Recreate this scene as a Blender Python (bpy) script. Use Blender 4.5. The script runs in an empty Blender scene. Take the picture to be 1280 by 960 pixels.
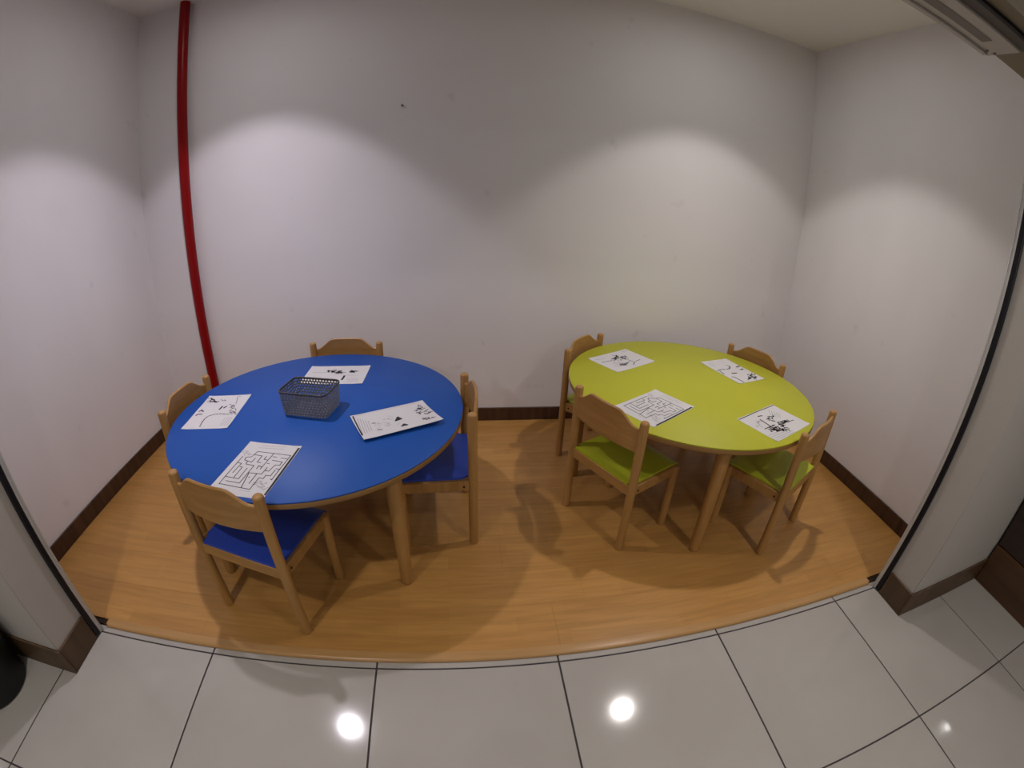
import bpy, bmesh, math, random
from mathutils import Vector, Matrix
random.seed(4)
PI = math.pi
S = bpy.context.scene
COL = S.collection

# ------------------------------------------------------------------ camera (wide action-camera lens)
cam_d = bpy.data.cameras.new('camera')
cam = bpy.data.objects.new('camera', cam_d); COL.objects.link(cam)
cam_d.type = 'PANO'
lens = cam_d if hasattr(cam_d, 'panorama_type') else cam_d.cycles
lens.panorama_type = 'FISHEYE_LENS_POLYNOMIAL'
lens.fisheye_fov = math.radians(200)
lens.fisheye_polynomial_k0 = 0.0
lens.fisheye_polynomial_k1 = -0.06234115
lens.fisheye_polynomial_k2 = -5.979102e-05
lens.fisheye_polynomial_k3 = 9.022309e-06
lens.fisheye_polynomial_k4 = 1.0268684e-07
cam_d.sensor_width = 36.0
cam_d.sensor_fit = 'HORIZONTAL'
cam_d.clip_start = 0.02
cam.matrix_world = (Matrix.Translation((0.90627, -0.80810, 1.37436)) @ Matrix.Rotation(-0.124618, 4, 'Z')
                    @ Matrix.Rotation(1.150309, 4, 'X') @ Matrix.Rotation(0.039105, 4, 'Z'))
S.camera = cam

# ------------------------------------------------------------------ world, exposure
w = bpy.data.worlds.new('world'); S.world = w; w.use_nodes = True
w.node_tree.nodes['Background'].inputs[0].default_value = (0.9, 0.95, 1.0, 1)
w.node_tree.nodes['Background'].inputs[1].default_value = 0.0
vs = S.view_settings
vs.view_transform = 'Standard'; vs.look = 'None'; vs.gamma = 1.0; vs.use_curve_mapping = False
vs.exposure = 0.15

# lamp settings (the lamps themselves are built with their fixtures below)
ALCOVE_W = 80.0
LAMP_L = (0.955, 0.885, 1.0)
LAMP_R = (1.0, 0.925, 0.90)
CONE = math.radians(99)
CORR_W = 58.0
FAR_FILL_W = 25.0  # power of the fill lamps added deep in the corridor

# ------------------------------------------------------------------ sizes
H = 2.559            # ceiling above the tiles
HF = 0.012           # laminate above the tiles
YB = 1.677; XL = -1.02; XR = 3.099
XJL = -0.535; XJR = 2.668      # inner faces of the piers
YPL = -0.197; YPR = -0.173     # front faces of the piers
YF = 0.023                     # front edge of the laminate

# ------------------------------------------------------------------ helpers
def tag(o, label, cat, group=None, kind=None):
    o['label'] = label; o['category'] = cat
    if group: o['group'] = group
    if kind: o['kind'] = kind
    return o
def empty(name, loc=(0, 0, 0), rz=0.0):
    o = bpy.data.objects.new(name, None); COL.objects.link(o)
    o.location = loc; o.rotation_euler = (0, 0, rz); o.empty_display_size = 0.1
    return o
def link(name, me, mat, parent=None, loc=None, smooth=False):
    if mat is not None and not me.materials: me.materials.append(mat)
    if smooth: me.shade_smooth()
    o = bpy.data.objects.new(name, me); COL.objects.link(o)
    if parent: o.parent = parent
    if loc: o.location = loc
    return o
def bm_mesh(name, bm, smooth_angle=None):
    bmesh.ops.recalc_face_normals(bm, faces=bm.faces)
    me = bpy.data.meshes.new(name); bm.to_mesh(me); bm.free()
    if smooth_angle:
        me.shade_smooth(); me.set_sharp_from_angle(angle=math.radians(smooth_angle))
    return me
def add_box(bm, lo, hi, bev=0.0, seg=1):
    r = bmesh.ops.create_cube(bm, size=1.0)
    vsx = r['verts']
    for v in vsx:
        v.co = Vector([lo[i] + (v.co[i] + .5) * (hi[i] - lo[i]) for i in range(3)])
    if bev > 0:
        es = list({e for v in vsx for e in v.link_edges})
        bmesh.ops.bevel(bm, geom=es, offset=bev, segments=seg, affect='EDGES', profile=.5)
def box(name, lo, hi, mat, parent=None, bev=0.0, seg=1):
    bm = bmesh.new(); add_box(bm, lo, hi, bev, seg)
    return link(name, bm_mesh(name, bm, 40 if bev else None), mat, parent)
def add_lathe(bm, prof, n=20, c=(0, 0, 0)):
    """prof: (radius, z) from bottom to top, closed with discs where radius is 0"""
    rings = []
    for r, z in prof:
        if r < 1e-6: rings.append([bm.verts.new((c[0], c[1], c[2] + z))])
        else: rings.append([bm.verts.new((c[0] + r * math.cos(2 * PI * i / n), c[1] + r * math.sin(2 * PI * i / n), c[2] + z)) for i in range(n)])
    for a, b in zip(rings, rings[1:]):
        for i in range(n):
            j = (i + 1) % n
            if len(a) == 1 and len(b) == 1: continue
            if len(a) == 1: bm.faces.new((a[0], b[i], b[j]))
            elif len(b) == 1: bm.faces.new((a[i], a[j], b[0]))
            else: bm.faces.new((a[i], a[j], b[j], b[i]))
def lathe(name, prof, mat, parent=None, n=20, c=(0, 0, 0), ang=35):
    bm = bmesh.new(); add_lathe(bm, prof, n, c)
    return link(name, bm_mesh(name, bm, ang), mat, parent)
def prism(name, poly, axis, a, b, mat, parent=None, ang=None):
    """polygon in the two other axes extruded along axis from a to b"""
    bm = bmesh.new()
    def P(p, t):
        return (t, p[0], p[1]) if axis == 'x' else (p[0], t, p[1]) if axis == 'y' else (p[0], p[1], t)
    A = [bm.verts.new(P(p, a)) for p in poly]; B = [bm.verts.new(P(p, b)) for p in poly]
    n = len(poly)
    bm.faces.new(A); bm.faces.new(B)
    for i in range(n): bm.faces.new((A[i], A[(i + 1) % n], B[(i + 1) % n], B[i]))
    return link(name, bm_mesh(name, bm, ang), mat, parent)

# ------------------------------------------------------------------ materials
def mat(name, col, rough=0.5, spec=0.5, metal=0.0, coat=0.0):
    m = bpy.data.materials.new(name); m.use_nodes = True
    b = m.node_tree.nodes['Principled BSDF']
    b.inputs['Base Color'].default_value = (*col, 1); b.inputs['Roughness'].default_value = rough
    b.inputs['Specular IOR Level'].default_value = spec; b.inputs['Metallic'].default_value = metal
    b.inputs['Coat Weight'].default_value = coat
    return m
def nodes(m): return m.node_tree.nodes, m.node_tree.links, m.node_tree.nodes['Principled BSDF']
def noise_col(m, c1, c2, scale, detail=4, stretch=(1, 1, 1), lo=.35, hi=.65, coord='Object', per_object=0.0, distort=0.0, bump=0.0):
    N, L, b = nodes(m)
    tc = N.new('ShaderNodeTexCoord'); mp = N.new('ShaderNodeMapping'); mp.inputs['Scale'].default_value = stretch
    L.new(tc.outputs[coord], mp.inputs['Vector'])
    nz = N.new('ShaderNodeTexNoise'); nz.inputs['Scale'].default_value = scale; nz.inputs['Detail'].default_value = detail
    nz.inputs['Distortion'].default_value = distort
    if per_object:
        oi = N.new('ShaderNodeObjectInfo'); ml = N.new('ShaderNodeMath'); ml.operation = 'MULTIPLY'; ml.inputs[1].default_value = 57.0
        L.new(oi.outputs['Random'], ml.inputs[0])
        ad = N.new('ShaderNodeVectorMath'); ad.operation = 'ADD'; L.new(mp.outputs[0], ad.inputs[0]); L.new(ml.outputs[0], ad.inputs[1])
        L.new(ad.outputs[0], nz.inputs['Vector'])
    else: L.new(mp.outputs[0], nz.inputs['Vector'])
    cr = N.new('ShaderNodeValToRGB'); e = cr.color_ramp.elements
    e[0].position = lo; e[0].color = (*c1, 1); e[1].position = hi; e[1].color = (*c2, 1)
    L.new(nz.outputs['Fac'], cr.inputs[0])
    out = cr.outputs[0]
    if per_object:
        mr = N.new('ShaderNodeMapRange'); mr.inputs[3].default_value = 1 - per_object; mr.inputs[4].default_value = 1 + per_object
        L.new(oi.outputs['Random'], mr.inputs[0])
        mx = N.new('ShaderNodeVectorMath'); mx.operation = 'SCALE'; L.new(out, mx.inputs[0]); L.new(mr.outputs[0], mx.inputs['Scale'])
        out = mx.outputs[0]
    L.new(out, b.inputs['Base Color'])
    if bump:
        bp = N.new('ShaderNodeBump'); bp.inputs['Strength'].default_value = bump; bp.inputs['Distance'].default_value = 0.002
        L.new(nz.outputs['Fac'], bp.inputs['Height']); L.new(bp.outputs[0], b.inputs['Normal'])
    return m

M_wall = noise_col(mat('painted_wall', (.8, .8, .8), .7, .3), (.79, .765, .775), (.84, .815, .825), 3.0, 6, lo=.3, hi=.6, coord='Generated')
def wall_paint(m):
    # roller texture and faint handling smudges near child height
    N, L, b = nodes(m)
    tc = N.new('ShaderNodeTexCoord')
    n2 = N.new('ShaderNodeTexNoise'); n2.inputs['Scale'].default_value = 130; n2.inputs['Detail'].default_value = 3
    L.new(tc.outputs['Object'], n2.inputs['Vector'])
    bp = N.new('ShaderNodeBump'); bp.inputs['Strength'].default_value = .12; bp.inputs['Distance'].default_value = .002
    L.new(n2.outputs['Fac'], bp.inputs['Height']); L.new(bp.outputs[0], b.inputs['Normal'])
    n3 = N.new('ShaderNodeTexNoise'); n3.inputs['Scale'].default_value = 7.5; n3.inputs['Detail'].default_value = 5
    L.new(tc.outputs['Object'], n3.inputs['Vector'])
    cr = N.new('ShaderNodeValToRGB'); cr.color_ramp.elements[0].position = .69; cr.color_ramp.elements[1].position = .76
    cr.color_ramp.elements[0].color = (0, 0, 0, 1); cr.color_ramp.elements[1].color = (.16, .16, .16, 1)
    L.new(n3.outputs['Fac'], cr.inputs[0])
    src = b.inputs['Base Color'].links[0].from_socket
    mx = N.new('ShaderNodeMix'); mx.data_type = 'RGBA'; L.new(cr.outputs[0], mx.inputs[0]); L.new(src, mx.inputs[6])
    mx.inputs[7].default_value = (.42, .38, .40, 1); L.new(mx.outputs[2], b.inputs['Base Color'])
wall_paint(M_wall)
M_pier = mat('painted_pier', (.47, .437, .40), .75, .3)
M_lintel = mat('olive_lintel_paint', (.26, .22, .165), .7, .3)
M_ceil = mat('painted_ceiling', (.85, .83, .77), .8, .3)
M_base = noise_col(mat('dark_skirting_wood', (.1, .05, .03), .45, .4), (.042, .020, .010), (.095, .044, .023), 9.0, 5, stretch=(3, 3, .35), lo=.3, hi=.7)
M_base2 = noise_col(mat('brown_skirting_wood', (.1, .05, .03), .45, .4), (.066, .036, .016), (.108, .060, .028), 9.0, 5, stretch=(3, 3, .35), lo=.3, hi=.7)
M_grout = mat('grey_grout', (.055, .045, .048), .9, .2)
M_tile = noise_col(mat('polished_porcelain', (.6, .6, .6), .09, .5), (.365, .338, .308), (.40, .373, .34), 2.2, 5, per_object=.025)
M_alu = mat('aluminium_rail', (.62, .60, .58), .38, .5, .25)
M_aluw = mat('white_rail', (.50, .47, .45), .5, .4)
M_rubber = mat('black_rubber', (.008, .007, .010), .5, .3)
M_dark = mat('dark_gap', (.03, .018, .012), .8, .2)
M_red = mat('red_gloss_paint', (.25, .003, .0045), .30, .22)
M_blue = noise_col(mat('blue_laminate', (.03, .1, .45), .50, .36), (.004, .071, .35), (.006, .077, .37), 2.0, 3)
M_lime = noise_col(mat('lime_laminate', (.5, .5, .03), .52, .28), (.44, .445, .028), (.47, .47, .032), 2.0, 3)
M_blueseat = mat('blue_seat_laminate', (.022, .066, .46), .45, .45)
M_limeseat = mat('lime_seat_laminate', (.43, .47, .020), .45, .45)
def wood(name, c1, c2, per=.06, stretch=(14, 14, 1.2), rough=.42):
    return noise_col(mat(name, c1, rough, .4), c1, c2, 3.0, 6, stretch=stretch, lo=.3, hi=.7, per_object=per, distort=.6)
M_beech = wood('beech_wood', (.34, .175, .050), (.43, .232, .072))
M_beech_h = wood('beech_wood_lengthwise', (.34, .175, .050), (.43, .232, .072), stretch=(1.5, 14, 14))
M_edge = wood('beech_edge_band', (.29, .155, .050), (.36, .20, .068), stretch=(3, 3, 20))
M_paper = mat('printed_paper', (.62, .605, .61), .7, .3)
M_ink = mat('black_ink', (.03, .028, .032), .7, .2)
M_inkg = mat('grey_ink', (.33, .32, .33), .7, .2)
M_weave = mat('grey_woven_plastic', (.20, .195, .20), .30, .5)
M_rim = mat('dark_basket_rim', (.055, .048, .046), .4, .5)
M_bin = mat('black_plastic', (.006, .006, .006), .45, .4)
M_panel = noise_col(mat('brown_veneer', (.1, .05, .02), .35, .5), (.058, .026, .010), (.10, .046, .018), 4.0, 5, stretch=(1, .4, 4), lo=.3, hi=.7)
M_panel_d = noise_col(mat('dark_brown_veneer', (.1, .05, .02), .4, .5), (.022, .012, .008), (.04, .022, .013), 4.0, 5, stretch=(1, .4, 4), lo=.3, hi=.7)
M_nail = mat('grey_steel', (.16, .15, .15), .4, .5, .6)
M_white = mat('white_enamel', (.8, .8, .78), .4, .5)
M_lens = mat('lit_lamp_glass', (1, 1, 1), .5)
_b = M_lens.node_tree.nodes['Principled BSDF']; _b.inputs['Emission Color'].default_value = (1, .98, .97, 1); _b.inputs['Emission Strength'].default_value = 54.0

# laminate boards: strip pattern printed on every board, grain along x
def laminate():
    m = mat('beech_laminate', (.35, .18, .06), .34, .45)
    N, L, b = nodes(m)
    tc = N.new('ShaderNodeTexCoord'); geo = N.new('ShaderNodeNewGeometry')
    br = N.new('ShaderNodeTexBrick'); br.offset = .43; br.offset_frequency = 2
    br.inputs['Scale'].default_value = 1.0; br.inputs['Brick Width'].default_value = .42; br.inputs['Row Height'].default_value = .0643
    br.inputs['Mortar Size'].default_value = .0006; br.inputs['Mortar Smooth'].default_value = .3; br.inputs['Bias'].default_value = 0.0
    br.inputs['Color1'].default_value = (.40, .198, .052, 1); br.inputs['Color2'].default_value = (.455, .234, .064, 1); br.inputs['Mortar'].default_value = (.38, .186, .047, 1)
    L.new(geo.outputs['Position'], br.inputs['Vector'])
    mp = N.new('ShaderNodeMapping'); mp.inputs['Scale'].default_value = (2.2, 30, 30); L.new(geo.outputs['Position'], mp.inputs['Vector'])
    nz = N.new('ShaderNodeTexNoise'); nz.inputs['Scale'].default_value = 1.6; nz.inputs['Detail'].default_value = 6; nz.inputs['Distortion'].default_value = .8
    L.new(mp.outputs[0], nz.inputs['Vector'])
    mr = N.new('ShaderNodeMapRange'); mr.inputs[1].default_value = .3; mr.inputs[2].default_value = .7; mr.inputs[3].default_value = .86; mr.inputs[4].default_value = 1.10
    L.new(nz.outputs['Fac'], mr.inputs[0])
    sc = N.new('ShaderNodeVectorMath'); sc.operation = 'SCALE'; L.new(br.outputs['Color'], sc.inputs[0]); L.new(mr.outputs[0], sc.inputs['Scale'])
    L.new(sc.outputs[0], b.inputs['Base Color'])
    return m
M_lam = laminate()
M_nose = wood('laminate_nosing', (.36, .20, .075), (.42, .24, .095), stretch=(1.5, 14, 14), rough=.28)

# ------------------------------------------------------------------ the setting
def struct(o, label, cat): return tag(o, label, cat, kind='structure')
# laminate floor of the alcove
fl = box('floor', (XL, YF + .012, -.02), (XR, YB, .004), M_dark)
struct(fl, 'beech laminate floor of the play alcove under both round tables', 'floor')
y0 = YF + .034; row = 0
while y0 < YB - .001:
    y1 = min(y0 + .193, YB)
    x = XL - random.uniform(.1, 1.1)
    while x < XR:
        a, b = max(x, XL), min(x + 1.286, XR)
        if b - a > .02:
            box('plank', (a + .0001, y0 + .0001, .004), (b - .0001, y1 - .0001, HF), M_lam, fl, .0003)
        x += 1.286
    y0 = y1; row += 1
# laminate in the two corners behind the piers is part of the rows above; rounded nosing along the front
nose = []
for i in range(9):
    a = PI / 2 * i / 8
    nose.append((YF + .012 - .012 * math.sin(a), .001 + (HF + .001 - .001) * math.cos(a)))
poly = [(YF + .036, .001), (YF + .036, HF + .002)] + [(p[0], p[1] + .001) for p in nose]
o = prism('trim_1', poly, 'x', XJL + .022, XJR - .022, M_nose, None, 40)
struct(o, 'rounded wooden nosing along the front edge of the laminate floor', 'trim')

# polished tiles of the corridor
tf = box('floor_corridor', (-5.0, -4.4, -.03), (7.2, YF + .012, -.004), M_grout)
struct(tf, 'pale polished square floor tiles with dark joints in front of the alcove', 'floor')
G = .0028
def tile_mesh(sx, sy):
    bm = bmesh.new(); add_box(bm, (G, G, -.004), (sx - G, sy - G, 0), .0012)
    me = bm_mesh('tile', bm, 40); me.materials.append(M_tile); return me
tm = tile_mesh(.6, .6); ts = tile_mesh(.6, YF + .010)
for i in range(-8, 12):
    for j in range(-7, 0):
        link('tile', tm, None, tf, (i * .6, j * .6, 0))
    if -1 <= i <= 4: link('tile', ts, None, tf, (i * .6, 0, 0))

# walls
T = .1
o = box('wall_back', (XL - T, YB, -.03), (XR + T, YB + T, H + .14), M_wall); struct(o, 'white painted back wall of the alcove behind the tables', 'wall')
o = box('wall_left', (XL - T, 0.0, -.03), (XL, YB, H + .14), M_wall); struct(o, 'white painted side wall of the alcove beside the red pipe', 'wall')
o = box('wall_right', (XR, 0.0, -.03), (XR + T, YB, H + .14), M_wall); struct(o, 'white painted side wall of the alcove beside the lime table', 'wall')
o = box('wall_front_left', (-5.0, YPL, -.03), (XJL, 0.0, H + .1), M_pier, None, .003); struct(o, 'white painted wall pier at the alcove opening behind the black bin', 'wall')
o = box('wall_front_right', (XJR, YPR, -.03), (7.2, 0.0, H + .1), M_pier, None, .003); struct(o, 'cream painted pier between the alcove opening and the brown cabinet', 'wall')
o = box('wall_lintel', (XJL, YPR, 2.052), (XJR, .035, H + .1), M_lintel); struct(o, 'painted lintel over the alcove opening', 'wall')
HS = .032            # the alcove ceiling rises a little toward the pipe side
def hceil(x): return H + HS * (XR - x) / (XR - XL)
o = prism('ceiling', [(XL, H + HS), (XR, H), (XR, H + .1), (XL, H + .1)], 'y', 0.0, YB, M_ceil); struct(o, 'cream painted ceiling of the alcove', 'ceiling')
o = box('ceiling_corridor', (-5.0, -4.4, H), (7.2, YPR, H + .1), M_ceil); struct(o, 'painted ceiling of the corridor beyond the lintel', 'ceiling')
o = box('wall_corridor_far', (-5.0, -4.5, -.03), (7.2, -4.4, H + .1), M_wall); struct(o, 'far wall of the corridor facing the alcove', 'wall')
o = box('wall_corridor_left', (-5.1, -4.5, -.03), (-5.0, 0, H + .1), M_pier); struct(o, 'end wall of the corridor past the black bin', 'wall')
o = box('wall_corridor_right', (7.2, -4.5, -.03), (7.3, 0, H + .1), M_pier); struct(o, 'end wall of the corridor beyond the brown cabinet', 'wall')
# brown cabinet at the right
pv = empty('wood_cabinet', (3.34, YPR, 0)); tag(pv, 'dark brown wood cabinet with a lighter foot panel beside the cream pier', 'cabinet')
box('side_panel', (.010, -1.5, .226), (.55, -.012, .700), M_panel_d, pv, .002)
box('foot_panel', (0, -1.5, 0), (.55, -.012, .222), M_panel, pv, .002)
box('worktop', (-.012, -1.52, .703), (.56, -.012, .728), M_panel_d, pv, .003)
# skirting
hb = HF + .0875
def skirting(name, lo, hi, m, label):
    o = box(name, lo, hi, m, None, .0025); struct(o, label, 'baseboard'); return o
skirting('baseboard_back', (XL + .010, YB - .010, HF), (XR - .010, YB, hb), M_base, 'dark wood skirting along the back wall between the two tables')
skirting('baseboard_left', (XL, .002, HF), (XL + .010, YB, hb), M_base, 'dark wood skirting along the alcove wall behind the blue table')
skirting('baseboard_right', (XR - .010, .002, HF), (XR, YB, hb), M_base, 'dark wood skirting along the alcove wall beside the lime table')
def corner_skirting(name, xj, yp, xo, sgn, label):
    e = empty(name, (xj, yp, 0)); struct(e, label, 'baseboard')
    t = .010; hh = .127
    # face inside the opening and face to the corridor, mitred at the corner
    bm = bmesh.new(); add_box(bm, (min(0, -sgn * t), 0, 0), (max(0, -sgn * t), -yp - .034, hh), .002)
    link('board', bm_mesh('board', bm, 40), M_base2, e)
    bm = bmesh.new(); add_box(bm, (min(-sgn * t, xo - xj), -t, 0), (max(-sgn * t, xo - xj), 0, hh), .002)
    link('board', bm_mesh('board', bm, 40), M_base2, e)
corner_skirting('baseboard_front_right', XJR, YPR, 7.19, 1, 'brown wood skirting wrapped around the foot of the cream pier')
corner_skirting('baseboard_front_left', XJL, YPL, -4.9, -1, 'brown wood skirting wrapped around the pier foot beside the black bin')

# guide rails of the opening
def guide_rail(xj, sgn, label):
    e = empty('guide_rail', (xj, 0, 0)); tag(e, label, 'rail', 'guide rails at the sides of the opening')
    def bx(name, x0, x1, y0, y1, z0, z1, m, bev=.001):
        a, b = sorted((-sgn * x0, -sgn * x1))
        return box(name, (a, y0, z0), (b, y1, z1), m, e, bev)
    bx('channel', 0, .012, -.008, .006, .002, 2.045, M_alu)
    bx('channel_lip', 0, .016, .0062, .0095, .002, 2.045, M_alu)
    bx('seal', 0, .014, -.031, -.0085, .006, 2.045, M_rubber, .004)
    bx('notch_gap', .016, .030, .022, .026, HF, .022, M_dark)  # added dark strip in place of the dark gap around the laminate notch
    return e
guide_rail(XJR, 1, 'tall pale guide rail with a black seal on the cream pier by the lime table')
guide_rail(XJL, -1, 'tall pale guide rail with a black seal on the pier near the black bin')

# head track under the lintel
e = empty('head_track', (0, 0, 2.0495)); tag(e, 'white slotted head track under the lintel at the top of the opening', 'track')
box('track_body', (-.20, -.072, -.012), (2.395, .047, .002), M_aluw, e, .003)
box('track_lip', (-.20, .030, -.020), (2.37, .047, -.012), M_aluw, e, .002)
box('slot', (-.16, -.030, -.0135), (2.29, .004, -.0125), mat('slot_grey', (.20, .18, .17), .6), e)
box('shadow_gap', (XJL, -.112, -.004), (XJR, -.073, .002), mat('shadow_gap_brown', (.10, .085, .075), .6), e)  # shade of the gap beside the track, painted as a dark strip
box('edge_seal', (XJL, -.128, -.010), (XJR, -.113, .002), M_rubber, e, .002)
lathe('screw', [(0, 0), (.005, 0), (.005, .004), (0, .004)], M_nail, e, 10, (2.352, .022, -.0155))
lathe('screw', [(0, 0), (.005, 0), (.005, .004), (0, .004)], M_nail, e, 10, (2.378, .010, -.0155))

# red fire pipe
e = empty('fire_pipe', (-.67, 1.637, HF)); tag(e, 'red painted riser pipe running up the back wall behind the blue table', 'pipe')
lathe('pipe', [(0, 0), (.030, 0), (.030, hceil(-.67) - HF - .002), (0, hceil(-.67) - HF - .002)], M_red, e, 28)
lathe('floor_collar', [(.030, 0), (.040, 0), (.040, .006), (.034, .010), (.030, .010)], M_red, e, 28)
# nail in the back wall
bm = bmesh.new(); add_lathe(bm, [(0, 0), (.0025, 0), (.0025, .008), (.0065, .009), (.005, .012), (0, .013)], 10)
bmesh.ops.rotate(bm, verts=bm.verts, cent=(0, 0, 0), matrix=Matrix.Rotation(PI / 2, 3, 'X'))
o = link('nail', bm_mesh('nail', bm, 40), M_nail, None, (.592, YB, 1.836)); tag(o, 'small grey nail head high in the back wall above the blue table', 'nail')

# ------------------------------------------------------------------ lamps
def downlight(x, y, r, label, group, watt, col, cone, blend, narrow=3.7):
    e = empty('ceiling_downlight', (x, y, (hceil(x) if y > 0 else H) - .002)); tag(e, label, 'lamp', group)
    lathe('trim_ring', [(r, -.001), (r + .018, -.001), (r + .018, -.004), (r + .006, -.010), (r, -.008), (r, -.001)], M_white, e, 32)
    lathe('lens', [(0, -.004), (r, -.004), (r, -.001), (0, -.001)], M_lens, e, 32)
    ld = bpy.data.lights.new('downlight_beam', 'SPOT'); ld.energy = watt; ld.color = col
    ld.spot_size = cone; ld.spot_blend = blend; ld.shadow_soft_size = .035
    # photometric profile of the reflector: strongest straight down
    ld.use_nodes = True; N, L = ld.node_tree.nodes, ld.node_tree.links
    em = [n for n in N if n.type == 'EMISSION'][0]
    tc = N.new('ShaderNodeTexCoord'); sx = N.new('ShaderNodeSeparateXYZ'); L.new(tc.outputs['Normal'], sx.inputs[0])
    ab = N.new('ShaderNodeMath'); ab.operation = 'ABSOLUTE'; L.new(sx.outputs[2], ab.inputs[0])
    pw = N.new('ShaderNodeMath'); pw.operation = 'POWER'; pw.inputs[1].default_value = narrow; L.new(ab.outputs[0], pw.inputs[0])
    L.new(pw.outputs[0], em.inputs['Strength'])
    lo = bpy.data.objects.new('downlight_beam', ld); COL.objects.link(lo); lo.parent = e; lo.location = (0, 0, -.03)
    return e
downlight(-.148, .889, .07, 'round recessed ceiling downlight above the blue table', 'alcove downlights', ALCOVE_W, LAMP_L, CONE, .22)
downlight(2.207, .893, .07, 'round recessed ceiling downlight above the lime table', 'alcove downlights', ALCOVE_W * .78, LAMP_R, CONE, .22)
CW = (1, .95, .90)
downlight(-.14, -1.0, .07, 'round corridor ceiling downlight just outside the alcove, on the blue table side', 'corridor downlights', CORR_W, CW, CONE, .22)
downlight(2.22, -1.0, .07, 'round corridor ceiling downlight just outside the alcove, on the lime table side', 'corridor downlights', CORR_W, CW, CONE, .22)
downlight(-.14, -2.9, .07, 'added fill downlight on the corridor ceiling near the far wall, on the blue table side', 'corridor downlights', FAR_FILL_W, CW, math.radians(168), .3, .2)  # this pair is added, broad fill sending level light into the alcove
downlight(2.22, -2.9, .07, 'added fill downlight on the corridor ceiling near the far wall, on the lime table side', 'corridor downlights', FAR_FILL_W, CW, math.radians(168), .3, .2)
downlight(5.41, -.47, .03, 'small corridor ceiling downlight beyond the brown cabinet', 'corridor downlights', CORR_W * .5, CW, CONE, .22)
downlight(-3.62, -.30, .03, 'small corridor ceiling downlight beyond the black bin', 'corridor downlights', CORR_W * .5, CW, CONE, .22)

# ------------------------------------------------------------------ round tables
HT = .573; RT = .60
def table(name, cx, cy, a0, m_top, label):
    e = empty(name, (cx, cy, HF)); tag(e, label, 'table', 'round children tables')
    z = HT - HF
    lathe('tabletop', [(0, z - .006), (RT - .0015, z - .006), (RT - .0006, z - .0015), (RT - .002, z), (0, z)], m_top, e, 128, ang=50)
    lathe('edge_band', [(0, z - .027), (RT - .004, z - .027), (RT, z - .023), (RT, z - .006), (0, z - .006)], M_edge, e, 128, ang=50)
    for k in range(4):
        a = math.radians(a0 + 90 * k)
        o = lathe('leg', [(0, 0), (.019, 0), (.0215, .003), (.0230, .02), (.0295, z - .03), (.0295, z - .0275), (0, z - .0275)], M_beech, e, 28)
        o.location = (.528 * math.cos(a), .528 * math.sin(a), 0)
        p = lathe('leg_plate', [(0, z - .032), (.042, z - .032), (.042, z - .0272), (0, z - .0272)], M_nail, o, 20)
    return e
table('round_table', .316, .765, -46, M_blue, 'round blue-topped children table with beech legs and a grey basket on it')
table('round_table', 1.993, .959, -101.7, M_lime, 'round lime-green-topped children table with beech legs and no basket')

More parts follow.
